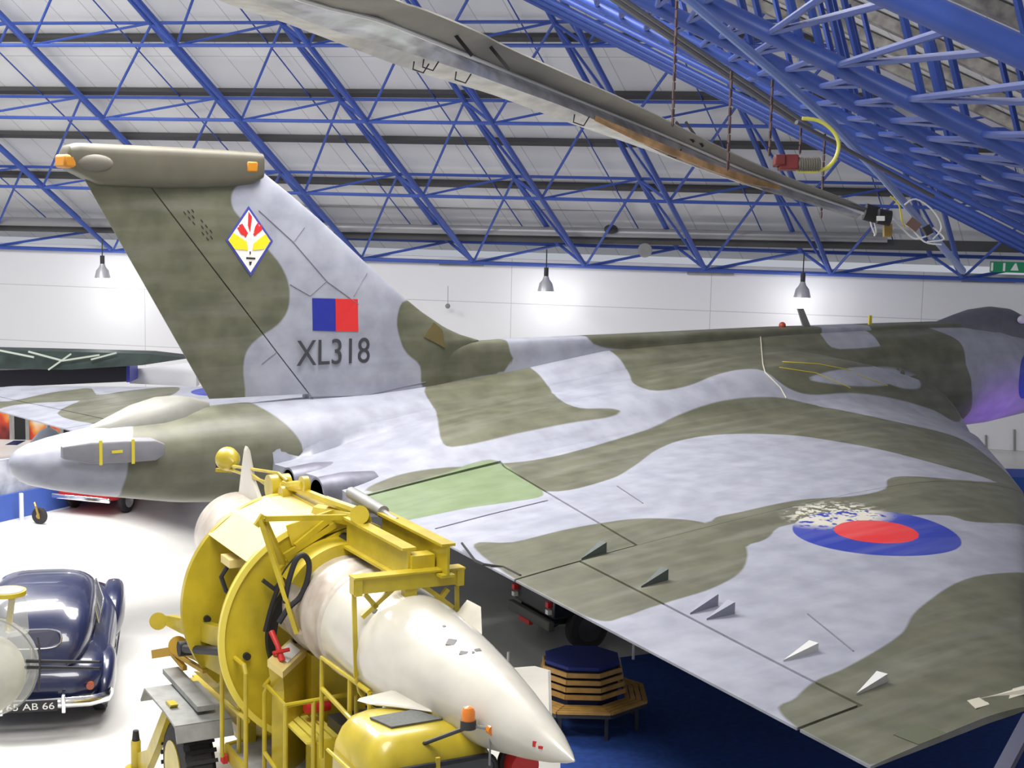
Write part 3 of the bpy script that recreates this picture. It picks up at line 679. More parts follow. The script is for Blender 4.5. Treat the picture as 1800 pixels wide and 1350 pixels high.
def mis_patch(px, py, s, nm='inspection_hatch', m=BOX):
    # place a small plate on the body surface along the sight line
    d = ray(px, py); best = None
    for k in np.arange(12, 20, .01):
        p = CP+d*float(k)-LA; q = Vector((p.dot(la), p.dot(ll), p.z)); r = float(np.interp(q.x, [a for a, _ in prof], [b for _, b in prof]))
        if math.hypot(q.y, q.z-ZM) < r+.004: best = q; break
    if best is None: return
    n = Vector((.15, best.y, best.z-ZM)).normalized(); t = n.cross(Vector((0, 0, 1))).normalized() if abs(n.z) < .95 else n.cross(Vector((0, 1, 0))).normalized(); b = n.cross(t)
    MB().box(best, (s[0], s[1], .012), Matrix((t, b, n)).transposed()).build(nm, m, missile)
for px, py, s in [(793, 1129, (.09, .09)), (815, 1148, (.08, .05)), (840, 1143, (.06, .04)), (832, 1147, (.03, .03)), (781, 1101, (.03, .03)), (659, 1074, (.05, .05))]: mis_patch(px, py, s)
mis_patch(941, 1308, (.05, .05), 'red_clip', RED); mis_patch(951, 1314, (.05, .025), 'red_clip', RED)
p = LT(798, 1092, lat=.45); fin_('fairing_fin', [(6.2, .5, 3.45), (6.25, .62, 3.62), (6.5, .66, 3.60), (6.85, .5, 3.40)], (0, .02, .01))

truck = thing('missile_transporter', 'yellow missile transporter with curved lifting clamps, railed platform and cab', 'truck', (LA.x, LA.y, 0), LRZ)
def tp_(name, mb, m=YEL, par=truck, label=None, **k):
    o = mb.build(name, m, par, **k)
    if label: o['label'] = label
    return o
# chassis
m_ = MB(); m_.b2((-.2, -.55, .75), (8.2, -.35, 1.0)); m_.b2((-.2, .35, .75), (8.2, .55, 1.0))
for x in (0, 1.5, 3, 4.5, 6, 7.8): m_.b2((x-.06, -.5, .78), (x+.06, .5, .95))
tp_('chassis', m_, smooth=False)
m_ = MB(); m_.b2((.2, -.7, 1.0), (5.9, .8, 1.1)); m_.b2((1.6, -.35, 1.1), (2.4, .35, 2.5)); m_.b2((3.4, -.35, 1.1), (4.1, .35, 2.5)); m_.b2((4.2, -.2, 1.1), (6.2, .7, 1.7)); m_.bar((2.2, -.55, 1.2), (3.6, -.55, 2.0), .12, .3)
tp_('cradle_bed', m_, smooth=False)
# clamp plates (annular sectors)
def arcplate(x0, th, r0, r1, a0, a1, n=40, zc=2.7):
    m_ = MB(); rings = []
    for i in range(n+1):
        a = a0+(a1-a0)*i/n; c, s_ = math.cos(a), math.sin(a)
        rings.append([Vector((x0, r0*c, zc+r0*s_)), Vector((x0, r1*c, zc+r1*s_)), Vector((x0+th, r1*c, zc+r1*s_)), Vector((x0+th, r0*c, zc+r0*s_))])
    return m_.loft(rings)
R_ = math.radians
tp_('clamp_plate', arcplate(3.72, .10, .80, 1.38, R_(62), R_(262)), ang=30)
tp_('clamp_plate', arcplate(2.15, .10, .72, 1.38, R_(70), R_(228)), ang=30)
m_ = arcplate(2.2, 1.54, 1.30, 1.385, R_(84), R_(138), 3); tp_('clamp_hood', m_, YELP, ang=15, label='pale yellow sheet hood between the clamp plates')
tp_('clamp_rim', arcplate(3.80, .05, 1.33, 1.40, R_(75), R_(240)), mat('bright_yellow_edge', (.88, .74, .12), .4), ang=30)
tp_('rubber_lining', arcplate(3.70, .22, .72, .83, R_(115), R_(240)), BLK, ang=30)
for a, x in ((190, 3.83), (188, 2.26)):
    tp_('bolt', MB().cyl((x, 1.08*math.cos(R_(a)), 2.7+1.08*math.sin(R_(a))), (x+.05, 1.08*math.cos(R_(a)), 2.7+1.08*math.sin(R_(a))), .045, 12), BLK)
m_ = MB(); m_.box(LT(411, 985, ax=3.0)+Vector((0, 0, 0)), (.35, .22, .10)); bx = tp_('valve_box', m_, YELP)
c = LT(400, 1010, ax=3.0); tp_('bent_hose', MB().tube([c+Vector((0, 0, .1)), c+Vector((0, -.08, -.02)), c+Vector((0, -.02, -.2)), c+Vector((0, .08, -.3))], .03, 8), BLK)
m_ = MB()
for P in ([(462, 1020), (483, 1036)], [(483, 1036), (497, 1020)]): m_.bar(LT(*P[0], ax=3.9), LT(*P[1], ax=3.9), .04, .05)
tp_('bracket', m_, DRK)
tp_('missile_collar', arcplate(3.8, .55, .66, .80, R_(35), R_(150), 24, 3.08), YEL, ang=30)
# hose loop
tp_('hydraulic_hose', MB().tube([LT(*q, ax=4.45) for q in smooth_line([(500, 1060), (508, 1020), (520, 985), (533, 976), (543, 990), (540, 1020), (527, 1050), (508, 1068), (490, 1095)], False, 4)], .035, 8), BLK, label='black looped hydraulic hose')
tp_('hydraulic_hose', MB().tube([LT(*q, ax=4.0) for q in smooth_line([(524, 978), (505, 1000), (490, 1030), (476, 1070), (466, 1110)], False, 4)], .03, 8), BLK)
# twin longitudinal beams (I sections) and nearby cylinder
def ibeam(p, q, h, w):
    m_ = MB(); p = Vector(p); q = Vector(q); u = Vector((0, 0, 1)); m_.bar(p+u*h/2, q+u*h/2, w, .03); m_.bar(p-u*h/2, q-u*h/2, w, .03); m_.bar(p, q, .03, h); return m_
bA, bB = LT(625, 955, lat=-.05), LT(718, 993, ax=6.05)
tp_('lifting_beam', ibeam((4.3, .02, 4.02), (6.05, .02, 4.02), .34, .16), smooth=False)
tp_('lifting_beam', ibeam((4.6, .34, 4.10), (6.35, .34, 4.10), .34, .16), smooth=False)
m_ = MB(); m_.b2((5.9, .03, 3.85), (6.1, .3, 4.12)); tp_('beam_spacer', m_, smooth=False)
tp_('hydraulic_ram', MB().tube([(3.6, .34, 4.32), (4.6, .34, 4.28)], .075, 12).tube([(4.6, .34, 4.28), (5.0, .34, 4.26)], .035, 10), GRY)
tp_('hydraulic_ram', MB().tube([(3.9, .1, 3.86), (4.9, .1, 3.82)], .07, 12), DRK)
# head casting and boom on top
hd = MB()
for a, b, r in [((482, 868), (560, 900), .08), ((560, 900), (640, 915), .10), ((500, 850), (575, 880), .05), ((575, 880), (632, 900), .06), ((540, 905), (640, 912), .07), ((500, 880), (560, 925), .05)]:
    hd.tube([LT(*a, lat=.0), LT(*b, lat=.1)], r, 8)
hd.cyl(LT(632, 905, lat=-.02), LT(632, 905, lat=.22), .11, 16)
tp_('boom_head', hd)
m_ = MB(); c = LT(492, 857, lat=0); m_.cyl(c+Vector((-.05, -.14, 0)), c+Vector((-.05, .14, 0)), .17, 20); m_.cyl(c+Vector((.3, -.1, -.02)), c+Vector((.3, .1, -.02)), .1, 16); c2 = LT(535, 853, lat=.05); m_.cyl(c2+Vector((0, -.04, 0)), c2+Vector((0, .04, 0)), .12, 16); m_.tube([c, c2], .07, 8)
tp_('pulley', m_)
m_ = MB()
for a, b in [((395, 822), (480, 852)), ((400, 818), (490, 832)), ((440, 832), (468, 852)), ((490, 832), (505, 845))]: m_.tube([LT(*a, lat=0), LT(*b, lat=0)], .022, 8)
m_.bar(LT(380, 826, lat=-.1), LT(410, 828, lat=.1), .05, .05); jb = tp_('jib', m_)
m_ = MB(); c = LT(402, 810, lat=0); m_.lathe(c+Vector((-.12, 0, .02)), (1, .1, -.1), [(0, .17), (.03, .175), (.14, .16), (.24, .10), (.30, .03)], 20); tp_('work_lamp', m_, YEL)
m_ = MB(); m_.tube([LT(x, y, lat=-.02) for x, y in [(381, 822), (382, 808), (390, 799), (398, 797)]], .015, 6); tp_('lamp_guard', m_, BLK)
# side braces to the head
m_ = MB()
m_.bar((2.3, .1, 4.06), (3.8, .12, 4.04), .16, .1); m_.bar((3.85, -.55, 3.92), (3.95, .15, 4.12), .05, .26)
for a, b in [((500, 978), (600, 915)), ((505, 985), (625, 925)), ((520, 960), (575, 915))]: m_.bar(LT(*a, ax=3.95), LT(*b, ax=3.95), .05, .07)
tp_('head_bracing', m_)
# A frame struts
m_ = MB(); T_ = LT(458, 912, ax=4.3)
m_.bar(T_, LT(522, 1112, ax=4.5), .10, .05); m_.bar(T_+Vector((0, .02, .02)), LT(497, 990, ax=3.95), .08, .05); m_.bar(T_, LT(640, 908, ax=4.3), .05, .06); m_.bar(LT(450, 925, ax=4.3), LT(463, 905, ax=4.3), .06, .06)
tp_('strut_frame', m_)
# spreader bar with hanging straps
m_ = MB(); s0, s1 = LT(618, 1030, ax=6.15), LT(812, 1010, ax=6.15)
m_.bar(s0, s1, .12, .17); m_.bar(s0+Vector((0, 0, .09)), s1+Vector((0, 0, .09)), .17, .02)
sp = tp_('spreader_bar', m_, smooth=False)
for s_ in (s0+(s1-s0)*.04, s1+(s0-s1)*.04):
    tp_('bar_clamp', MB().box(s_+Vector((0, 0, .0)), (.16, .08, .20)), YEL, sp)
for (a, b) in (((622, 1040), (626, 1190)), ((803, 1030), (804, 1095))):
    tp_('hanger_strap', MB().bar(LT(*a, ax=6.15), LT(*b, ax=6.15), .05, .02, (1, 0, 0)), YEL)
q = LT(626, 1190, ax=6.15); tp_('hanger_strap', MB().tube([q, q+Vector((0, .03, -.16)), q+Vector((0, .15, -.34)), q+Vector((0, .35, -.45))], .016, 6), YEL, label='strap passing under the missile')
for (a, b) in (((690, 1035), (636, 1085)), ((642, 1045), (662, 1068)), ((745, 1030), (796, 1068)), ((787, 1035), (770, 1058))):
    tp_('diagonal_strut', MB().bar(LT(*a, ax=6.15), LT(*b, ax=6.15), .045, .05), YEL)
tp_('lifting_lug', MB().box(LT(719, 1043, ax=6.15), (.1, .14, .12)), YEL)
# left side arms
def armlat(pts, w, lat, nm, m=YEL, r=None):
    m_ = MB()
    for i in range(len(pts)-1): m_.bar(LT(*pts[i], lat=lat), LT(*pts[i+1], lat=lat), .10, w)
    return tp_(nm, m_, m)
m_ = MB(); P = [LT(*q, lat=-1.15) for q in [(290, 1082), (345, 1092), (392, 1105), (392, 1140), (345, 1125), (315, 1112), (292, 1100)]]; m_.prism(P, (0, .12, 0)); m_.cyl(LT(278, 1092, lat=-1.22), LT(278, 1092, lat=-1.02), .12, 20); tp_('clamp_arm', m_)
m_ = MB(); P = [LT(*q, lat=-1.1) for q in [(305, 1130), (330, 1126), (392, 1150), (420, 1175), (410, 1200), (340, 1160), (305, 1145)]]; m_.prism(P, (0, .12, 0)); tp_('clamp_arm', m_)
c = LT(322, 1140, lat=-1.2); d_ = LT(392, 1145, lat=-1.2); m_ = MB(); m_.cyl(c-Vector((0, .06, 0)), c+Vector((0, .1, 0)), .10, 18); m_.tube([c, d_], .055, 10); tp_('black_link', m_, BLK)
m_ = MB(); m_.cyl(LT(313, 1135, lat=-1.12), LT(313, 1135, lat=-1.0), .13, 18); m_.bar(LT(270, 1150, lat=-1.1), LT(300, 1145, lat=-1.1), .06, .12); m_.bar(LT(300, 1145, lat=-1.1), LT(325, 1175, lat=-1.1), .06, .06); m_.bar(LT(310, 1150, lat=-1.1), LT(360, 1180, lat=-1.1), .06, .05); tp_('hinge_lug', m_, mat('ochre_paint', (.55, .33, .03), .5))
# lower triangular support of the front plate
m_ = MB(); m_.prism([LT(*q, lat=-.75) for q in [(340, 1180), (400, 1190), (470, 1240), (480, 1290), (440, 1260), (390, 1225)]], (0, .1, 0)); m_.b2((2.9, -.85, 1.1), (3.1, -.7, 1.7)); tp_('support_bracket', m_)
# wheel, mudguard, plank
for (x, y, s_) in ((2.25, -1.30, 1), (2.15, 1.1, 1), (.7, 1.1, 1), (7.2, -.95, 1), (7.2, .75, 1)):
    w_ = MB(); wheel(w_, (x, y, .63), (0, 1, 0), .62, .42, 36)
    for k in range(30):
        a = 2*PI*k/30; w_.box((x+.625*math.cos(a), y, .63+.625*math.sin(a)), (.03, .40, .05), Matrix.Rotation(-a, 3, 'Y'))
    t_ = tp_('tyre', w_, TYR); h_ = MB(); h_.tube([(x, y-.225, .63), (x, y-.15, .63), (x, y-.10, .63)], [.36, .36, .2], 24); h_.tube([(x, y+.225, .63), (x, y+.1, .63)], [.36, .3], 24); tp_('hub', h_, YEL, t_)
MG = mat('mudguard_grey', (.36, .37, .36), .5, noise=.3, nscale=4)
m_ = MB(); prf = [(2.90, 1.20), (2.80, 1.38), (2.35, 1.42), (1.35, 1.42), (1.15, 1.2)]
for i in range(len(prf)-1): m_.bar((prf[i][0], -1.28, prf[i][1]), (prf[i+1][0], -1.28, prf[i+1][1]), .72, .03, (0, 0, 1) if i else (1, 0, 0))
tp_('mudguard', m_, MG, smooth=False)
a_, b_ = LT(300, 1178, z=1.5), LT(362, 1245, z=1.5); tp_('plank', MB().bar(a_, b_, .22, .07), MG, smooth=False, label='loose grey plank across the mudguard')
# outrigger
m_ = MB(); m_.prism([LT(*q, lat=-1.55) for q in [(292, 1232), (300, 1240), (275, 1312), (258, 1352), (236, 1365), (236, 1325), (258, 1318)]], (0, .1, 0)); tp_('outrigger_leg', m_)
c = LT(239, 1318, lat=-1.55); tp_('outrigger_jack', MB().tube([Vector((c.x, c.y, .03)), Vector((c.x, c.y, .42))], .07, 12).cyl(Vector((c.x, c.y, 0)), Vector((c.x, c.y, .04)), .15, 16), YEL)
tp_('jack_cap', MB().tube([Vector((c.x, c.y, .42)), Vector((c.x, c.y, .56))], [.055, .04], 12), BLK)
# platform deck
PZ = 1.15
m_ = MB(); dk = [LT(*q, z=PZ) for q in [(398, 1310), (450, 1296), (560, 1300), (690, 1345), (640, 1420), (470, 1400)]]; m_.prism(dk, (0, 0, -.1)); tp_('platform_deck', m_, mat('deck_grey', (.42, .42, .43), .6, noise=.35, nscale=5), smooth=False)
m_ = MB()
for i in range(len(dk)): m_.bar(dk[i]+Vector((0, 0, -.06)), dk[(i+1) % len(dk)]+Vector((0, 0, -.06)), .05, .17)
tp_('deck_edge', m_, YEL, smooth=False)
tp_('red_reflector', MB().box(LT(394, 1333, z=1.05), (.12, .06, .1)), RED)
# console
m_ = MB(); cx0 = 4.35; c0 = LT(508, 1200, ax=4.6)
def ring4(z, x0, x1, y0, y1): return [Vector((x0, y0, z)), Vector((x1, y0, z)), Vector((x1, y1, z)), Vector((x0, y1, z))]
T = [LT(470, 1160, z=2.60), LT(497, 1181, z=2.46), LT(547, 1134, z=2.54), LT(520, 1114, z=2.66)]
cc = sum(T, Vector())/4
m_.loft([[Vector((cc.x+(p.x-cc.x)*f, cc.y+(p.y-cc.y)*f, z if z else p.z-.05)) for p in T] for f, z in ((.8, PZ), (.8, 2.2), (.98, None))])
cs = tp_('control_console', m_, YEL, smooth=False)
tp_('console_panel', MB().prism(T, (0, 0, -.08)), YELP, cs, smooth=False)
tp_('instruction_plate', MB().prism([T[0].lerp(T[1], u).lerp(T[3].lerp(T[2], u), v) for u, v in ((.15, .25), (.85, .25), (.85, .7), (.15, .7))], (0, 0, .012)), WHB, cs, smooth=False)
for u, v in ((.3, .82), (.7, .88)):
    c = T[0].lerp(T[1], u).lerp(T[3].lerp(T[2], u), v); tp_('knob', MB().cyl(c, c+Vector((.02, 0, .06)), .035, 12), BLK, cs)
c = T[0].lerp(T[1], .55).lerp(T[3].lerp(T[2], .55), .2)
tp_('control_lever', MB().tube([c, c+Vector((-.08, -.02, .16)), c+Vector((-.22, -.05, .30))], [.045, .03, .035], 10).tube([c+Vector((-.02, -.1, .1)), c+Vector((-.02, .1, .12))], .025, 8), RED, cs, label='red control levers')
# railings
def rail(nm, segs, r=.028, label=None):
    m_ = MB()
    for s_ in segs: m_.tube(s_, r, 8)
    return tp_(nm, m_, YEL, label=label)
def Lz(px, py, z): return LT(px, py, z=z)
pA, pB = Lz(390, 1140, 2.5), Lz(432, 1172, 2.5)
def drop(p, z=PZ): return Vector((p.x, p.y, z))
pC = LT(410, 1130, z=2.52); 
rail('hand_rail', [[drop(pA), pA-Vector((0, 0, .08)), pA+Vector((.06, .02, 0)), pB-Vector((.06, 0, 0)), pB-Vector((0, 0, .08)), drop(pB)],
     [pA, LT(405, 1132, z=2.55), LT(435, 1130, z=2.55), LT(447, 1145, z=2.45), LT(455, 1168, z=2.3), LT(468, 1175, z=2.25)],
     [Lz(396, 1232, 1.8), Lz(436, 1268, 1.8)], [drop(LT(420, 1135, z=2.5)), LT(420, 1135, z=2.5)]], label='tall ladder-side hand rail')
q0, q1, q2, q3 = Lz(465, 1206, 2.25), Lz(502, 1240, 2.25), Lz(640, 1216, 2.25), Lz(505, 1180, 2.25)
rail('hand_rail', [[drop(q0), q0-Vector((0, 0, .08)), q0+Vector((.03, .03, 0)), q1, q2], [q0, Lz(480, 1188, 2.3), q3, drop(q3)], [q1, drop(q1)],
     [q1.lerp(q2, .35), drop(q1.lerp(q2, .35))], [drop(q0, 1.45), drop(q1, 1.35), drop(q2, 1.35)], [q1.lerp(q2, .9), drop(q1.lerp(q2, .9))]], label='curved platform guard rail')
r0, r1 = Lz(566, 1156, 2.85), Lz(650, 1217, 2.8)
rail('hand_rail', [[Vector((r0.x, r0.y, 1.7)), r0, r1], [r0-Vector((0, 0, .35)), r1-Vector((.1, .08, .4))], [r1, drop(r1, 1.5)], [r0.lerp(r1, .6), drop(r0.lerp(r1, .6), 1.7)]], label='sloping guard rail beside the missile')
# slatted seat rack
for k in range(4):
    a0, b0 = (500+k*17, 1262-k*1), (545+k*16, 1306-k*3)
    tp_('rack_slat', MB().bar(LT(*a0, z=1.75), LT(*b0, z=1.75), .09, .03), mat('slat_yellow', (.86, .74, .12), .4), smooth=False)
m_ = MB(); m_.bar(LT(497, 1262, z=1.72), LT(575, 1255, z=1.72), .05, .05); m_.bar(LT(545, 1308, z=1.72), LT(605, 1295, z=1.72), .05, .05); m_.bar(LT(535, 1260, z=1.72), LT(575, 1303, z=1.72), .05, .05); m_.b2((4.6, -.6, 1.15), (5.2, -.1, 1.75)); tp_('rack_frame', m_)
m_ = MB(); m_.b2((4.5, -.3, 1.5), (5.6, .2, 1.9)); tp_('pump_unit', m_, DRK)
tp_('red_tank', MB().cyl((4.3, -.5, 1.95), (4.3, -.2, 1.95), .08, 14), RED)
# cab
CBX0, CBX1, CBY0, CBY1, CZT = 7.08, 8.25, -1.33, .02, 2.95
def rrect(z, x0, x1, y0, y1, r=.18, n=5):
    P = []
    for cx, cy, a0 in ((x1-r, y1-r, 0), (x0+r, y1-r, 90), (x0+r, y0+r, 180), (x1-r, y0+r, 270)):
        for k in range(n+1):
            a = R_(a0+90*k/n); P.append(Vector((cx+r*math.cos(a), cy+r*math.sin(a), z)))
    return P
m_ = MB(); lv = [(.75, 0), (1.5, .0), (2.50, .02), (2.66, .04), (2.80, .09), (2.90, .16), (2.94, .24), (2.95, .32)]
m_.loft([rrect(z, CBX0+d*.7, CBX1-d, CBY0+d, CBY1-d*1.3) for z, d in lv]); cab = tp_('cab', m_, YEL, ang=40)
tp_('roof_hatch', MB().prism([LT(*q, z=2.952) for q in [(650, 1264), (728, 1250), (778, 1266), (688, 1281)]], (0, 0, .02)), mat('hatch_mesh', (.13, .14, .13), .7, noise=.2, nscale=30), cab, smooth=False)
m_ = MB(); W = rrect(0, -.42, .42, -.36, .36, .12); 
ycn = (CBY0+CBY1)/2
def facering(yc, zc, hw, hh, x, r=.12, n=5):
    P = []
    for cx, cz, a0 in ((hw-r, hh-r, 0), (-hw+r, hh-r, 90), (-hw+r, -hh+r, 180), (hw-r, -hh+r, 270)):
        for k in range(n+1):
            a = R_(a0+90*k/n); P.append(Vector((x, yc+cx+r*math.cos(a), zc+cz+r*math.sin(a))))
    return P
fr = facering(ycn, 2.36, .60, .34, CBX1+.012); m_ = MB(); m_.tube(fr, .028, 8, closed=True); tp_('windscreen_seal', m_, BLK, cab)
tp_('windscreen', MB().prism(facering(ycn, 2.36, .59, .33, CBX1), (.012, 0, 0)), GLS, cab, smooth=False)
tp_('screen_pillar', MB().box((CBX1+.03, ycn-.02, 2.62), (.03, .04, .3)), YEL, cab)
tp_('wiper', MB().tube([(CBX1+.05, ycn-.3, 2.6), (CBX1+.05, ycn-.05, 2.35)], .01, 6), BLK, cab)
tp_('side_window', MB().prism([Vector((7.66, CBY0-.012, 2.05)), Vector((8.08, CBY0-.012, 2.05)), Vector((8.08, CBY0-.012, 2.48)), Vector((7.66, CBY0-.012, 2.48))], (0, .014, 0)), GLS, cab, smooth=False)
tp_('gutter', MB().tube([(CBX0+.1, CBY0-.01, 2.57), (CBX1-.15, CBY0-.01, 2.57)], .018, 6), YEL, cab)
c = LT(823, 1271, z=3.12); 
tp_('beacon_base', MB().cyl(c-Vector((0, 0, .05)), c+Vector((0, 0, .03)), .075, 20).tube([c-Vector((0, 0, .04)), Vector((8.1, -.75, 2.85))], .02, 8), DRK)
tp_('amber_beacon', MB().lathe(c+Vector((0, 0, .03)), (0, 0, 1), [(0, .065), (.08, .065), (.12, .045), (.135, .005)], 20), ORG, label='amber rotating beacon on the cab roof')
c2 = LT(862, 1281, z=3.08); m_ = MB(); m_.cyl(c2, c2+Vector((.06, 0, 0)), .05, 18); tp_('indicator_lamp', m_, ORG); tp_('lamp_stalk', MB().tube([c+Vector((0, 0, -.02)), c2], .018, 8).tube([c2, c2-Vector((0, 0, .35))], .012, 6), GRY)
c = LT(918, 1345, ax=8.3); m_ = MB(); m_.cyl(c-Vector((.1, 0, 0)), c+Vector((.06, 0, 0)), .15, 28); tp_('red_reel', m_, RED); m_ = MB(); m_.cyl(c-Vector((.16, 0, 0)), c-Vector((.1, 0, 0)), .19, 28); tp_('reel_flange', m_, BLK)
m_ = MB(); m_.b2((8.0, -.1, .8), (8.4, .75, 1.25)); m_.bar((8.0, .1, 1.9), (8.3, .55, 2.0), .08, .1); m_.bar((7.6, .3, 1.2), (8.3, c.y, c.z), .08, .1); tp_('front_bracket', m_)
# ------------------------------------------------------------------ helicopter rotor blade crossing the roof
blade = thing('rotor_blade', 'long drooping grey rotor blade with silver leading edge hanging across the roof', 'rotor blade', tuple(dep(1000, 180, 14)))
bl = Vector(blade.location)
L1 = [(330,-85),(480,-28),(600,32),(720,72),(840,124),(960,182),(1060,228),(1180,268),(1290,308),(1400,338),(1480,362),(1528,377)]
L2 = [(420,-95),(510,-36),(630,12),(745,50),(860,92),(970,158),(1075,208),(1190,252),(1300,296),(1410,334),(1485,360),(1530,375)]
L3 = [(700,-60),(740,-20),(800,20),(880,55),(960,95),(1040,135),(1120,178),(1210,232),(1310,284),(1420,328),(1490,358),(1533,373)]
L3 = [(560,-65),(693,0),(750,20),(840,57),(883,80),(1000,133),(1117,185),(1200,227),(1283,268),(1377,310),(1470,345),(1523,367)]
L2 = [(370,-65),(530,0),(660,34),(747,67),(827,100),(900,130),(1000,170),(1100,210),(1197,250),(1303,297),(1397,333),(1517,375)]
L1 = [(310,-65),(450,0),(567,47),(683,82),(817,125),(920,162),(1015,197),(1110,243),(1190,281),(1300,320),(1400,345),(1510,380)]
L0 = [(240,-65),(395,5),(500,40),(667,103),(760,135),(867,167),(983,210),(1050,233),(1150,268),(1300,322),(1417,357),(1505,385)]
ks = np.linspace(9.5, 19, len(L0))
def strip(A, B, ka, kb, th, nm, m, par, lab=None, bow=0):
    mb = MB(); rings = []
    A = smooth_line(A, False, 3); B = smooth_line(B, False, 3); n = len(A)
    for i in range(n):
        k = np.interp(i/(n-1), [0, 1], [9.5, 19]); a = dep(A[i][0], A[i][1], float(k+ka)); b = dep(B[i][0], B[i][1], float(k+kb)); d = (b-a); up = Fw.cross(Rt).normalized(); nrm = Vector((0, 0, 1))
        mid = (a+b)/2-Fw*bow*d.length; rings.append([a, mid, b, b+Fw*th+nrm*th*.5, (a+b)/2+Fw*th*1.6+nrm*th*.5, a+Fw*th+nrm*th*.5])
    mb.loft(rings); o = mb.build(nm, m, par, loc=bl, ang=60); o.location = (0, 0, 0)
    if lab: o['label'] = lab
    return o
strip(L2, L3, .05, .25, .05, 'blade_skin', mat('blade_grey', (.27, .26, .23), .55, noise=.12), blade, 'dull grey upper skin', .03)
strip(L1, L2, 0, .05, .05, 'leading_edge', mat('polished_metal', (.80, .81, .86), .25, .3, noise=.4, nscale=4), blade, 'polished silver leading edge spar', .25)
strip(L0, L1, .06, 0, .04, 'lower_skin', mat('pale_alloy', (.78, .77, .74), .45, .0, noise=.3, nscale=5), blade, 'pale alloy underside', .05)
TAN = mat('tan_exposed', (.90, .55, .26), .6, noise=.5, nscale=4)
P_ = [(1047,203),(1130,238),(1250,288),(1320,310),(1372,326),(1370,333),(1310,322),(1230,292),(1120,248),(1045,212)]
mb = MB(); V = []
for px, py in P_:
    k = np.interp(px, [q[0] for q in L2], ks)-.16; V.append(dep(px, py, float(k)))
mb.prism(V, Fw*.02); o = mb.build('exposed_spar', TAN, blade, loc=bl, smooth=False); o.location = (0, 0, 0); o['label'] = 'tan exposed strip under the tip half'
V = []
for px, py in smooth_line(L2, False, 3):
    k = float(np.interp(px, [q[0] for q in L2], ks)); V.append(dep(px, py, k))
o = MB().tube(V, .018, 6).build('edge_strip', WHB, blade, loc=bl); o.location = (0, 0, 0); o['label'] = 'white rim between spar and skin'
for (a, b) in (((1188, 214), (1220, 250)), ((1205, 214), (1236, 258)), ((775, 30), (830, 98)), ((845, 62), (895, 122))):
    ka = float(np.interp(a[0], [i[0] for i in L2], ks))-.1; o = MB().bar(dep(a[0], a[1], ka), dep(b[0], b[1], ka), .015, .03).build('blade_strap', BLK, blade, loc=bl); o.location = (0, 0, 0)
for x, y in ((738, 112), (755, 108), (812, 130), (1020, 205), (1182, 262)):
    ka = float(np.interp(x, [i[0] for i in L1], ks))-.08; o = MB().tube([dep(x-10, y-4, ka), dep(x-12, y+10, ka), dep(x+6, y+16, ka), dep(x+16, y, ka)], .007, 5).build('retaining_clip', DRK, blade, loc=bl); o.location = (0, 0, 0)
# chains and hoist
def chain(nm, px, y0, y1, k, lab):
    m_ = MB(); p, q = dep(px, y0, k), dep(px, y1, k); q = Vector((p.x, p.y, q.z)); n = int((p-q).length/.09)
    for i in range(n):
        a = p.lerp(q, i/n); b = p.lerp(q, (i+.85)/n); w_ = .018 if i % 2 else .03
        m_.bar(a, b, w_, .03 if i % 2 else .018)
    m_.tube([p, q], .006, 5); tag(m_.build('chain', mat('rusty_chain', (.10, .06, .06), .6), loc=p), lab, 'chain')
chain('chain', 1191, -30, 222, 15.4, 'dark chain dropping from the roof to the middle of the rotor blade')
chain('chain', 1286, 125, 300, 15.6, 'dark chain just right of the long one holding the blade')
chain('chain', 1358, 140, 275, 17.0, 'dark chain from which the red hoist hangs')
chain('chain', 1408, 225, 272, 19.5, 'short dark chain right of the red hoist')
chain('chain', 1450, 235, 385, 19.5, 'thin dark chain right of the yellow hose')
hp = dep(1385, 286, 17); hoist = thing('chain_hoist', 'red electric chain hoist with ribbed grey motor hanging above the rotor blade', 'hoist', tuple(hp))
xh = Rt
def lh(*v): return Rt*v[0]+Up*v[1]+Fw*v[2]
m_ = MB(); RM = Matrix((Rt, Fw, Up)).transposed(); m_.box((0, 0, 0), (.22, .16, .17), RM); m_.box(lh(-.1, .02, 0), (.12, .2, .12), RM); m_.build('hoist_body', mat('dull_hoist_red', (.20, .03, .03), .45, noise=.3), hoist, bevel=.015)
m_ = MB(); m_.tube([lh(.1, -.02, 0), lh(.36, -.02, 0)], .075, 16)
for k in range(9): m_.tube([lh(.12+k*.027, -.02, 0), lh(.13+k*.027, -.02, 0)], .085, 16)
m_.build('motor', mat('motor_grey', (.18, .17, .14), .5), hoist)
V = [dep(x, y, 17.0)-hp for x, y in smooth_line([(1410, 208), (1438, 212), (1462, 228), (1474, 250), (1470, 275), (1455, 294), (1430, 301), (1400, 300)], False, 4)]
MB().tube(V, .022, 8).build('yellow_hose', mat('hose_yellow', (.75, .72, .12), .4), hoist)
# pipes running beside the near roof tubes
PG = mat('pipe_grey', (.17, .17, .18), .45, .3)
for i, (a, b, r) in enumerate([((1060, -15), (1400, 215), .05), ((1075, -15), (1425, 222), .035), ((1400, 215), (1640, 345), .03)]):
    tag(MB().tube([dep(*a, 19), dep(*b, 21)], r, 8).build('cable_conduit', PG), ['thick grey conduit slanting down from the roof top toward the hoist', 'thin grey conduit running just beside the thick slanting one', 'slim grey conduit continuing past the yellow hose'][i], 'conduit')
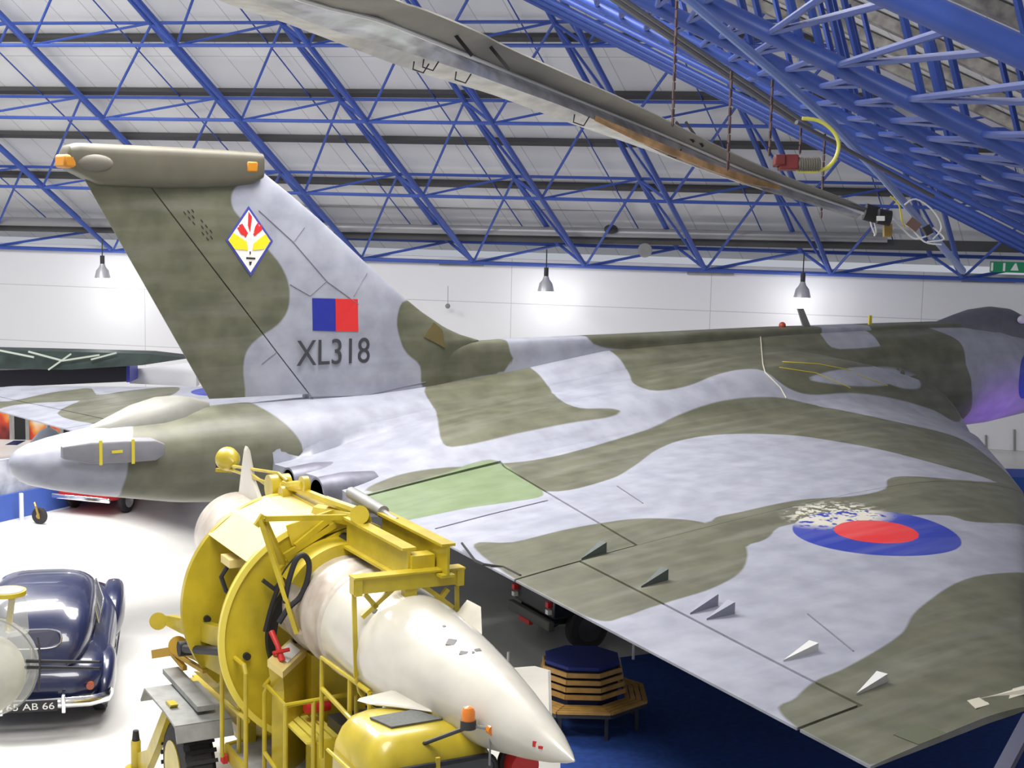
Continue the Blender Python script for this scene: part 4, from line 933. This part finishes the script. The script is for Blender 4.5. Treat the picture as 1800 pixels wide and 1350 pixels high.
# equipment cluster at the blade tip
kk = 19.3
tc = dep(1555, 385, kk); cl = thing('winch_assembly', 'cluster of black winch drums, cables and brackets at the rotor blade tip', 'winch', tuple(tc))
def cp2(x, y, k=kk): return dep(x, y, k)-tc
MB().tube([cp2(1520, 372), cp2(1542, 378)], .11, 16).build('drum', BLK, cl); MB().tube([cp2(1543, 380, kk-.2), cp2(1565, 384, kk-.2)], .10, 16).build('drum', BLK, cl)
MB().box(cp2(1548, 384, kk-.35), (.1, .02, .06), RM).build('maker_plate', WHB, cl)
MB().box(cp2(1560, 405), (.1, .1, .16), RM).build('bracket', mat('brass', (.4, .28, .08), .4, .6), cl)
MB().box(cp2(1605, 395), (.16, .1, .12), Matrix.Rotation(.7, 3, Fw) @ RM).build('bracket', mat('brown_metal', (.2, .12, .09), .5), cl)
MB().box(cp2(1630, 405), (.1, .1, .12), Matrix.Rotation(-.5, 3, Fw) @ RM).build('bracket', DRK, cl)
for P in ([(1500,368),(1525,380),(1533,400),(1538,412)], [(1535,385),(1540,405),(1537,415)], [(1570,385),(1590,405),(1610,420),(1640,410)], [(1575,390),(1600,400),(1625,425),(1655,430)], [(1590,360),(1610,350),(1640,370),(1655,400),(1640,420)], [(1565,345),(1580,360),(1585,385),(1590,400)], [(1640,400),(1660,420),(1630,425)]):
    MB().tube([cp2(*q) for q in smooth_line(P, False, 4)], .012, 6).build('cable', WHB if P[0][0] != 1565 else YM, cl)
# service pipe, lights, vents and signs along the back wall
tag(MB().tube([wallpt(-30, 388, .8), wallpt(1560, 418, .8)], .16, 14).build('service_pipe', mat('duct_grey', (.36, .36, .37), .4, .4), ang=60), 'long grey service pipe running level below the roof along the eave', 'pipe')
tag(MB().bar(wallpt(-30, 397, .5), wallpt(1800, 435, .5), .1, .34).build('eave_beam', DKB, smooth=False), 'long dark beam behind the grey service pipe', 'beam')
tag(MB().tube([wallpt(520, 362, .9), wallpt(1640, 378, .9)], .03, 8).build('thin_pipe', GRY), 'thin grey pipe running level above the service pipe', 'pipe')
c = wallpt(1074, 403, 1.1); tag(MB().sphere(c, .2, 10, 8, (1.3, 1, .8)).build('pipe_clamp', DRK), 'dark clamp on the grey service pipe beside the thin pipe', 'clamp')
LMP = mat('lamp_shade_grey', (.62, .62, .64), .35, .3)
for i, (px, py) in enumerate(((180, 466), (960, 488), (1411, 498))):
    p = wallpt(px, py, 1.5); t = thing('pendant_lamp', ['bell-shaped pendant lamp hanging left of the fin', 'bell-shaped pendant lamp hanging above the middle of the fuselage', 'bell-shaped pendant lamp hanging above the blade aerial'][i], 'lamp', tuple(p), group=None)
    m_ = MB(); m_.lathe((0, 0, .05), (0, 0, -1), [(0, .08), (.12, .12), (.24, .22), (.5, .28), (.5, .26), (.26, .19), (.2, .01)], 20); m_.build('shade', LMP, t)
    m_ = MB(); m_.lathe((0, 0, -.2), (0, 0, -1), [(0, .12), (.3, .20), (.42, .14), (.44, .03)], 12); m_.build('bulb', mat('lamp_glass', (1, .98, .92), .3, emit=1.6), t)
    m_ = MB(); m_.tube([(0, 0, .04), (0, 0, .34)], .08, 10); m_.tube([(0, 0, .34), (0, 0, .75)], .02, 6); m_.build('lamp_cap', DRK, t)
    pl = bpy.data.lights.new('pendant_light', 'POINT'); pl.energy = 75; pl.shadow_soft_size = .15; po = bpy.data.objects.new('pendant_light', pl); po.location = (p.x, p.y, p.z-.75); col.objects.link(po)
    m_ = MB(); m_.tube([(0, .0, .72), (0, .0, .95)], .02, 6); m_.build('hanging_rod', DRK, t)
for i, (x0, x1, y) in enumerate(((772, 850, 463), (1208, 1290, 479), (1690, 1785, 492))):
    a, b = wallpt(x0, y, .06), wallpt(x1, y+.02*(x1-x0), .06); tag(MB().bar(a, b, .06, .13).build('wall_vent', GRY), ['flat grey vent strip at the wall top, leftmost', 'flat grey vent strip at the wall top, middle', 'flat grey vent strip at the wall top, under the green sign'][i], 'vent')
c = wallpt(1134, 440, .6); tag(MB().cyl(c, c-Wn*.06, .24, 20).build('round_sign', GRY), 'round pale grey disc on the roof frame above the wall', 'disc')
c = wallpt(787, 538, .5); tag(MB().tube([c+Vector((0, 0, .7)), c], .01, 5).sphere(c, .09, 10, 6).build('hanging_sensor', GRY), 'tiny grey sensor hanging on a thin wire in front of the white wall', 'sensor')
a, b = wallpt(1740, 469, .7), wallpt(1830, 471, .7)
sg = thing('exit_sign', 'green and white emergency exit sign above the wall at the right edge', 'sign', tuple(a.lerp(b, .5)), math.atan2(Wd.y, Wd.x)); hw_ = (b-a).length/2
MB().b2((-hw_, -.03, -.17), (hw_, .03, .17)).build('sign_face', mat('sign_green', (.01, .28, .12), .4), sg, smooth=False)
for x in (-.75, -.38): MB().b2((x, -.04, -.13), (x+.07, -.03, .13)).build('sign_symbol', WHB, sg, smooth=False)
MB().prism([(-.15, -.04, -.1), (.1, -.04, -.1), (.02, -.04, .13), (-.02, -.04, .13)], (0, .01, 0)).build('sign_symbol', WHB, sg, smooth=False)
# door outline and blue plinth at the right
dr = MB()
for P in ([(1733, 765), (1733, 803)], [(1783, 755), (1783, 850)], [(1728, 801), (1783, 801)]): dr.bar(wallpt(*P[0], .05), wallpt(*P[1], .05), .05, .05)
struct(dr.build('trim_1', GRY, smooth=False))
a = on(1780, 885, 2, 0); tag(MB().box(dep(1830, 858, 38), (3.2, 1.2, .75), Matrix.Rotation(YAW-PI/2, 3, 'Z')).build('display_plinth', mat('plinth_blue', (.02, .10, .45), .5), smooth=False), 'low blue display plinth beyond the wing at the right edge', 'plinth')
pst = dep(1795, 1268, 9)
tag(MB().bar(dep(1812, 1262, 9.2), dep(1728, 1420, 8.8), .09, .05).build('barrier_post', mat('navy_post', (.01, .015, .07), .4)), 'dark navy slanting post at the bottom right corner', 'post')
# ------------------------------------------------------------------ octagonal bench
bc = on(1020, 1266, 2, 0.012); bench = thing('octagonal_bench', 'octagonal slatted wooden bench with dark blue padded top beside the missile nose', 'bench', (bc.x, bc.y, .012), YAW)
def octa(r, z, ph=PI/8): return [Vector((r*math.cos(ph+k*PI/4), r*math.sin(ph+k*PI/4), z)) for k in range(8)]
MB().prism(octa(.60, .96), (0, 0, .05)).build('padded_top', mat('pad_blue', (.015, .03, .22), .7), bench, smooth=False)
WS = mat('worn_white_slat', (.72, .66, .52), .5, noise=.2)
for j in range(4):
    r = .63+.022*(3-j); z = .58+j*.105; P = octa(r, z)
    for k in range(8):
        MB().bar(P[k], P[(k+1) % 8], .03, .07).build('backrest_slat', WOOD if k not in (5, 6) or j == 0 else WS, bench, smooth=False)
MB().prism(octa(.58, .4), (0, 0, .56)).build('backrest_core', mat('core_blue', (.01, .012, .06), .8), bench, smooth=False)
for j in range(4):
    P = octa(.74+j*.095, .45)
    for k in range(8): MB().bar(P[k], P[(k+1) % 8], .07, .035).build('seat_slat', WOOD, bench, smooth=False)
m_ = MB()
for k in range(8): m_.bar((octa(1.03, .40)[k]), octa(1.03, .40)[(k+1) % 8], .03, .06)
for k in range(8):
    m_.bar((0, 0, .38), octa(1.0, .38)[k], .04, .04)
m_.build('seat_frame', DRK, bench, smooth=False)
for k in range(8):
    q = octa(.9, 0)[k]; MB().b2((q.x-.025, q.y-.025, 0), (q.x+.025, q.y+.025, .38)).build('leg', DRK, bench, smooth=False)
# glass barrier posts at the carpet edge
for i, (px, py) in enumerate(((1113, 1160), (893, 1182))):
    p = on(px, py, 2, 0); tag(MB().tube([p, p+Vector((0, 0, .36))], .025, 10).build('rail_post', WHB), ['short white rail post on the carpet edge right of the bench', 'short white rail post on the carpet edge left of the bench'][i], 'post')
# ------------------------------------------------------------------ vehicles
def vehicle_frame(rear_mid, front_mid): d = Vector(front_mid)-Vector(rear_mid); return math.atan2(d.y, d.x)
def sup(w_, zb, zt, x, n=28, e=.55):
    P = []; zc = (zb+zt)/2; h = (zt-zb)/2
    for k in range(n):
        a = 2*PI*k/n; c, s_ = math.cos(a), math.sin(a); P.append(Vector((x, w_*math.copysign(abs(c)**e, c), zc+h*math.copysign(abs(s_)**e, s_))))
    return P
def carwheels(root, xs, y, r, w_=.2, hub=CHR):
    for x in xs:
        for s_ in (-1, 1):
            m_ = MB(); wheel(m_, (x, y*s_, r), (0, 1, 0), r, w_); t = m_.build('tyre', TYR, root)
            h_ = MB(); h_.lathe((x, (y+w_/2-.02)*s_, r), (0, s_, 0), [(0, r*.62), (.02, r*.58), (.04, r*.3), (.05, .01)], 22); h_.build('hubcap', hub, t)
def plate(root, txt, x, z, w_=.52, h=.12, y=0):
    p = MB().b2((x-.02, y-w_/2, z-h/2), (x, y+w_/2, z+h/2)).build('number_plate', BLK, root, smooth=False)
    if txt: text_mesh('plate_lettering', txt, w_*.88, h*.62, mat('plate_white', (.8, .8, .78), .5), p, (x-.024, y, z), (PI/2, 0, -PI/2), .002)
# navy saloon, seen from behind right
rm, fm = on(22, 1262, 2, 0), on(22, 1262, 2, 0)+Vector((2.1, 4.3, 0))
hd_ = Vector((.385, .923, 0)); rz = math.atan2(hd_.y, hd_.x)
rearR = on(160, 1284, 2, 0); latv = Vector((hd_.y, -hd_.x, 0))      # to the car's right
car = thing('vintage_saloon', 'dark navy blue vintage saloon car with a rounded tail at the left', 'car', tuple(rearR-latv*.80), rz)
car.scale = (1.14, 1.14, 1.14)
m_ = MB(); m_.loft([sup(w_, zb, zt, x, 36, .6) for x, w_, zb, zt in [(-.02, .45, .45, .62), (.04, .72, .36, .78), (.25, .85, .30, .92), (.7, .92, .27, 1.0), (1.4, .93, .26, 1.0), (2.6, .93, .26, 1.0), (3.3, .91, .26, 1.02), (3.9, .85, .28, 1.0), (4.25, .72, .32, .92), (4.4, .5, .4, .8)]]); m_.build('car_body', NAVY, car, ang=60)
m_ = MB(); m_.loft([sup(w_, .8, zt, x, 36, .62) for x, w_, zt in [(.08, .40, .92), (.17, .54, 1.14), (.32, .62, 1.36), (.6, .68, 1.53), (1.0, .70, 1.62), (1.5, .71, 1.65), (2.1, .69, 1.63), (2.6, .66, 1.48), (3.0, .60, 1.2), (3.15, .5, 1.0)]]); m_.build('cabin_roof', NAVY, car, ang=60)
for s_ in (-1, 1):
    m_ = MB(); m_.loft([sup(w_, .35, zt, x, 20, .7) for x, w_, zt in [(2.7, .05, .5), (3.0, .13, .85), (3.4, .17, 1.0), (3.9, .17, 1.0), (4.3, .13, .9), (4.45, .04, .6)]])
    m_.T = None
    for v in m_.v: v.y += s_*.84
    m_.build('front_wing', NAVY, car, ang=60)
    m_ = MB(); m_.loft([sup(w_, .30, zt, x, 20, .7) for x, w_, zt in [(.12, .04, .5), (.3, .11, .72), (.6, .14, .86), (1.0, .13, .84), (1.5, .08, .66), (1.8, .02, .5)]])
    for v in m_.v: v.y += s_*.86
    m_.build('rear_wing', NAVY, car, ang=60)
    for (x0, x1, z0, z1, ins) in ((1.05, 1.65, 1.10, 1.42, .1), (1.72, 2.45, 1.08, 1.42, .1)):
        P = [Vector((x0+ins*(1 if x0 < 1.5 else 0), s_*.735, z0)), Vector((x1, s_*.735, z0)), Vector((x1-(ins*1.6 if x0 > 1.5 else 0), s_*.65, z1)), Vector((x0+ins*2*(1 if x0 < 1.5 else 0), s_*.65, z1))]
        f_ = MB().prism(P, (0, s_*.012, 0)).build('side_window', mat('rear_glass', (.03, .03, .07), .35), car, smooth=False); MB().tube([p+Vector((0, s_*.014, 0)) for p in P], .012, 6, closed=True).build('window_trim', CHR, f_)
    MB().b2((.3, s_*.93, .34), (4.2, s_*.955, .39)).build('sill_trim', CHR, car)
    MB().tube([(.05, s_*.70, .60), (-.02, s_*.70, .60)], .05, 14).build('tail_lamp', mat('tail_lamp_lens', (.35, .08, .03), .2), car)
P = [Vector((.24+.06*math.sin(a)+.0, .34*math.copysign(abs(math.cos(a))**.6, math.cos(a)), 1.17+.11*math.copysign(abs(math.sin(a))**.6, math.sin(a)))) for a in np.linspace(0, 2*PI, 25)[:-1]]
rw_ = MB().prism(P, (-.05, 0, .02)).build('rear_window', mat('rear_glass', (.03, .03, .07), .35), car, smooth=False); MB().tube([p+Vector((-.05, 0, .02)) for p in P], .012, 8, closed=True).build('window_trim', CHR, rw_)
m_ = MB(); B_ = [Vector((.35, -.97, .42)), Vector((.08, -.93, .42)), Vector((-.10, -.70, .42)), Vector((-.15, 0, .42)), Vector((-.10, .70, .42)), Vector((.08, .93, .42)), Vector((.35, .97, .42))]
m_.loft([[b+Vector((0, 0, z)) + Vector((dx, 0, 0)) for z, dx in ((-.07, .03), (-.03, -.03), (.03, -.03), (.07, .03))] for b in B_]); m_.build('rear_bumper', CHR, car, ang=70)
for y in (-.38, .38): MB().b2((-.21, y-.025, .32), (-.14, y+.025, .56)).build('overrider', CHR, car, bevel=.01)
plate(car, '65 AB 66', -.19, .43, .66, .14, .02); carwheels(car, (.85, 3.55), .78, .33)
# red saloon behind the tail cone
rr_ = on(196, 913, 2, 0); rl_ = on(88, 902, 2, 0); lat_ = (rr_-rl_).normalized(); fd = Vector((-lat_.y, lat_.x, 0))
if fd.dot(Fw) < 0: fd = -fd
red = thing('red_saloon', 'red vintage saloon car parked under the bomber tail cone, rear number plate showing', 'car', tuple((rr_+rl_)/2+fd*.1), math.atan2(fd.y, fd.x))
m_ = MB(); m_.loft([sup(w_, zb, zt, x, 28, .45) for x, w_, zb, zt in [(0, .6, .45, .95), (.05, .74, .36, 1.0), (.5, .8, .3, 1.02), (3.5, .8, .3, 1.0), (4.1, .74, .34, .92), (4.2, .6, .4, .8)]]); m_.build('car_body', RED, red, ang=50)
m_ = MB(); m_.loft([sup(w_, .9, zt, x, 28, .5) for x, w_, zt in [(.7, .6, 1.05), (1.0, .64, 1.38), (1.6, .65, 1.48), (2.4, .64, 1.46), (2.9, .58, 1.1)]]); m_.build('cabin_roof', RED, red, ang=50)
MB().b2((-.02, -.5, .6), (.02, .5, .96)).build('boot_panel', mat('boot_navy', (.02, .03, .08), .3), red)
plate(red, '', -.06, .74, .62, .15); P_ = bpy.data.objects[[o.name for o in red.children if o.name.startswith('number_plate')][0]]
text_mesh('plate_lettering', 'TWUE A', .5, .08, mat('plate_white', (.8, .8, .78), .5), P_, (-.085, 0, .74), (PI/2, 0, -PI/2), .002)
MB().b2((-.12, -.82, .38), (-.04, .82, .50)).build('rear_bumper', CHR, red, bevel=.03)
for y in (-.66, .66): MB().b2((-.05, y-.09, .62), (.03, y+.09, .85)).build('tail_lamp', mat('tail_red', (.7, .03, .04), .3), red, bevel=.03)
carwheels(red, (.75, 3.3), .74, .31, .17)
# small trolley wheel left of the red car
c = on(70, 921, 2, 0); tw = thing('trolley_wheel', 'small black tyred wheel with brass fork standing left of the red car', 'wheel', tuple(c), YAW-PI/2)
m_ = MB(); wheel(m_, (0, 0, .2), (.35, 1, 0), .2, .1); m_.build('tyre', TYR, tw)
m_ = MB(); m_.tube([(0, 0, .2), (.0, -.09, .22), (-.06, -.1, .45), (-.1, -.05, .52)], .03, 8); m_.cyl((0, -.06, .2), (.0, .06, .2), .07, 12); m_.build('fork', mat('brass', (.4, .28, .08), .4, .6), tw)
# black off-road vehicle beneath the wing
pr_ = on(1030, 1143, 2, 0); pr2 = on(935, 1112, 2, 0)
fdv = Vector((.93, -.37, 0)).normalized()
wf = on(1030, 1141, 2, 0)
gr = (on(1140, 1158, 2, 0)-wf); 
hdg = math.atan2(.25, 1)
lr_head = Vector((math.cos(-.15), math.sin(-.15), 0)); lrt = Vector((-lr_head.y, lr_head.x, 0))
lr = thing('off_road_vehicle', 'black off-road utility vehicle with a spare-style wheel showing beneath the wing', 'vehicle', tuple(wf+lrt*.72-lr_head*.75), math.atan2(lr_head.y, lr_head.x))
lr['label'] = 'black off-road utility vehicle parked beneath the bomber wing'
BV = mat('black_vehicle_paint', (.012, .013, .014), .3, coat=.5)
m_ = MB(); m_.b2((.05, -.78, .62), (3.6, .78, 1.25)); m_.b2((.1, -.6, .45), (3.5, .6, .65)); m_.build('body_tub', BV, lr, bevel=.04)
m_ = MB(); m_.b2((-.06, -.8, .42), (.06, .8, .60)); m_.build('rear_bumper', mat('bumper_grey', (.10, .10, .09), .5), lr, bevel=.02)
for y in (-.66, .66):
    MB().b2((-.03, y-.05, .82), (.05, y+.05, .92)).build('tail_lamp', mat('tail_red', (.7, .03, .04), .3), lr); MB().b2((-.03, y-.05, .70), (.05, y+.05, .78)).build('reflector', WHB, lr)
MB().b2((-.08, -.1, .36), (.0, .3, .44)).build('tow_hitch', RED, lr)
MB().tube([(.5, -.8, 1.0), (.55, -.83, 1.0)], .06, 12).build('fuel_cap', CHR, lr)
carwheels(lr, (.75, 3.0), .72, .40, .24, mat('dark_hub', (.07, .07, .07), .35, .3))
# gun turret at the left edge
tcn = dep(-22, 1172, 17.5); tur = thing('gun_turret', 'clear domed gun turret with twin black barrels and a yellow post at the left edge', 'turret', tuple(tcn), YAW-PI/2)
TM = Matrix((Rt0, Fh, Vector((0, 0, 1)))).transposed()
inv = Matrix.Rotation(-(YAW-PI/2), 3, 'Z')
def tl(px, py, k=17.5): return inv @ (dep(px, py, k)-tcn)
m_ = MB(); m_.sphere((0, 0, 0), .58, 32, 20, (1, 1, 1)); m_.build('perspex_dome', CLR, tur)
m_ = MB(); m_.tube([tl(x, y, 17.3) for x, y in [(30, 1035), (32, 1085)]], .05, 8); m_.build('dummy', CLR, tur) if False else None
m_ = MB(); m_.sphere((0, 0, -.08), .46, 24, 14, (.95, .8, 1)); m_.build('turret_interior', mat('turret_cream', (.62, .60, .50), .6, noise=.3, nscale=3), tur)
for y in (1163, 1174): MB().tube([tl(45, y-1, 17.3), tl(176, y+1, 16.9)], [.022, .016], 10).build('gun_barrel', BLK, tur)
m_ = MB(); m_.tube([tl(70+6*math.cos(a)-6, 1168+52*math.sin(a), 17.2) for a in np.linspace(-1.2, 1.2, 10)], .012, 6); m_.build('dome_frame', DRK, tur)
for a0 in (0, .9, 1.8): MB().tube([(.585*math.cos(t)*math.cos(a0), .585*math.cos(t)*math.sin(a0), .585*math.sin(t)) for t in np.linspace(-PI/2, PI/2, 20)], .01, 6).build('dome_rib', GRY, tur)
MB().bar(tl(14, 1110, 17.5), tl(22, 1046, 17.5), .07, .03).build('yellow_post', YEL, tur)
c = tl(12, 1042, 17.5); m_ = MB(); m_.cyl(c-Vector((0, 0, .02)), c+Vector((0, 0, .03)), .22, 28); m_.build('post_rim', YEL, tur); MB().cyl(c+Vector((0, 0, .03)), c+Vector((0, 0, .035)), .19, 28).build('post_disc', GRY, tur)
c2 = tl(20, 1108, 17.5); MB().lathe((c.x, c.y, c.z-.02), (0, 0, -1), [(0, .21), (.2, .225), (.45, .24)], 24).build('perspex_tube', CLR, tur)
bz = -tcn.z; MB().tube([(-.1, .1, -.45), (-.7, .2, -.6), (-.75, .2, bz)], .1, 12).build('pedestal', DRK, tur)
# ------------------------------------------------------------------ exhibits behind the bomber at the left
def card(nm, P, k, th, m, lab, cat, grp=None):
    V = [dep(x, y, k) for x, y in P]; o = MB().prism(V, Fh*th).build(nm, m, loc=V[0], smooth=False); tag(o, lab, cat, grp); return o
kx = 47
def poster(nm, seed):
    m = bpy.data.materials.new(nm); m.use_nodes = True; nt = m.node_tree; b = nt.nodes['Principled BSDF']; tc = nt.nodes.new('ShaderNodeTexCoord'); n = nt.nodes.new('ShaderNodeTexNoise'); n.inputs['Scale'].default_value = 1.1; n.noise_dimensions = '4D'; n.inputs['W'].default_value = seed
    r = nt.nodes.new('ShaderNodeValToRGB'); e = r.color_ramp.elements; e[0].position = .35; e[0].color = (.10, .01, .01, 1); e[1].position = .5; e[1].color = (.55, .05, .02, 1)
    x = e.new(.6); x.color = (.75, .30, .06, 1); x = e.new(.7); x.color = (.8, .75, .6, 1)
    nt.links.new(tc.outputs['Object'], n.inputs['Vector']); nt.links.new(n.outputs['Fac'], r.inputs['Fac']); nt.links.new(r.outputs['Color'], b.inputs['Base Color']); return m
def exhibit(x0, x1, y0, y1, m, lab, k=kx):
    p = dep((x0+x1)/2, y1, k); t = thing('exhibition_board', lab, 'board', (p.x, p.y, 0), YAW-PI/2); w_ = (x1-x0)/FPX*k; zt = dep(x0, y0, k).z
    MB().b2((-w_/2, 0, 0), (w_/2, .08, zt)).build('panel_face', m, t, smooth=False)
    for s_ in (-1, 1): MB().b2((s_*w_/2-.04, -.03, 0), (s_*w_/2+.04, .1, zt+.03)).build('panel_post', GRY, t, smooth=False)
exhibit(-30, 20, 712, 780, poster('poster_red', 1.3), 'red printed exhibition panel at the left edge'); exhibit(24, 48, 710, 780, mat('panel_black', (.01, .01, .012), .5), 'black exhibition panel between the two red ones')
exhibit(50, 108, 714, 780, poster('poster_orange', 4.1), 'red and orange exhibition panel behind the clear nose cone'); exhibit(110, 136, 725, 780, mat('panel_black', (.01, .01, .012), .5), 'black exhibition panel right of the orange one')
card('exhibit_base', [(-30, 782), (30, 782), (30, 850), (-30, 850)], 46, .8, mat('base_navy', (.01, .015, .09), .5), 'dark navy exhibit base behind the tail cone tip', 'plinth')
m_ = MB(); c = dep(85, 775, 44); m_.lathe(c+Vector((0, 0, -.9)), (0, 0, 1), [(0, .75), (.4, .7), (.9, .5), (1.2, .25), (1.3, .06), (1.6, .04)], 20); tag(m_.build('glazed_nose_cone', mat('pale_perspex', (.66, .71, .78), .25), loc=c), 'pale clear glazed nose cone of another aircraft above the tail cone', 'nose cone')
# plinth wall with mural and blue skirting, white post
SP = mat('speckled_mural', (.50, .53, .60), .6, c2=(.24, .27, .34), nscale=2.2)
a, b = on(-60, 932, 2, 0), on(110, 893, 2, 0); b = a+(b-a)*1.6
m_ = MB(); m_.prism([a, b, b+Vector((0, 0, .62)), a+Vector((0, 0, .62))], Fh*.2); tag(m_.build('plinth_skirting', mat('skirting_blue', (.05, .11, .42), .5), smooth=False), 'bright blue plinth skirting running behind the small wheel', 'plinth')
a2 = a+Fh*.25; b2 = b+Fh*.25
m_ = MB(); m_.prism([a2, b2, b2+Vector((0, 0, 1.3)), a2+Vector((0, 0, 1.5))], Fh*.2); tag(m_.build('mural_panel', SP, smooth=False), 'speckled grey-blue mural board standing on the blue plinth', 'board')
p = on(38, 915, 2, 0); tag(MB().b2((p.x-.04, p.y-.04, 0), (p.x+.04, p.y+.04, .66)).build('white_post', WHB), 'short white post against the blue plinth skirting', 'post')
# other aircraft parts behind at left : dark fuselage beam and biplane wing
kb = 46.5
card('dark_fuselage', [(-30, 652), (222, 643), (222, 671), (-30, 682)], kb, 1.2, mat('night_black', (.012, .010, .02), .35), 'long night-black fuselage of another aircraft behind the port wing', 'fuselage')
card('blue_end_post', [(222, 642), (228, 642), (228, 672), (222, 672)], kb-.1, 1.0, mat('post_blue', (.05, .06, .5), .4), 'small blue upright at the end of the black fuselage', 'post')
wg = thing('biplane_wing', 'dark green thin wing of another aircraft with pale struts, left of the fin', 'wing', tuple(dep(150, 632, kb-1)))
o_ = Vector(wg.location)
V = [dep(x, y, kb-1)-o_ for x, y in [(-30, 615), (150, 619), (260, 622), (330, 630), (250, 642), (120, 650), (-30, 648)]]; MB().prism(V, Fh*.9).build('wing_skin', mat('dark_green', (.025, .045, .04), .5, noise=.5, nscale=2), wg, smooth=False)
for P in ([(50, 618), (110, 634)], [(85, 650), (125, 622)], [(110, 634), (175, 624)], [(0, 616), (60, 628)], [(160, 632), (205, 620)]): MB().bar(dep(*P[0], kb-1.2)-o_, dep(*P[1], kb-1.2)-o_, .05, .05).build('strut', mat('pale_strut', (.42, .46, .40), .5), wg)
pw = card('white_wing', [(228, 650), (345, 636), (345, 680), (228, 674)], kb+1, .5, mat('wing_white', (.72, .73, .76), .5), 'pale wing of another aircraft left of the fin, behind the dark one', 'wing')
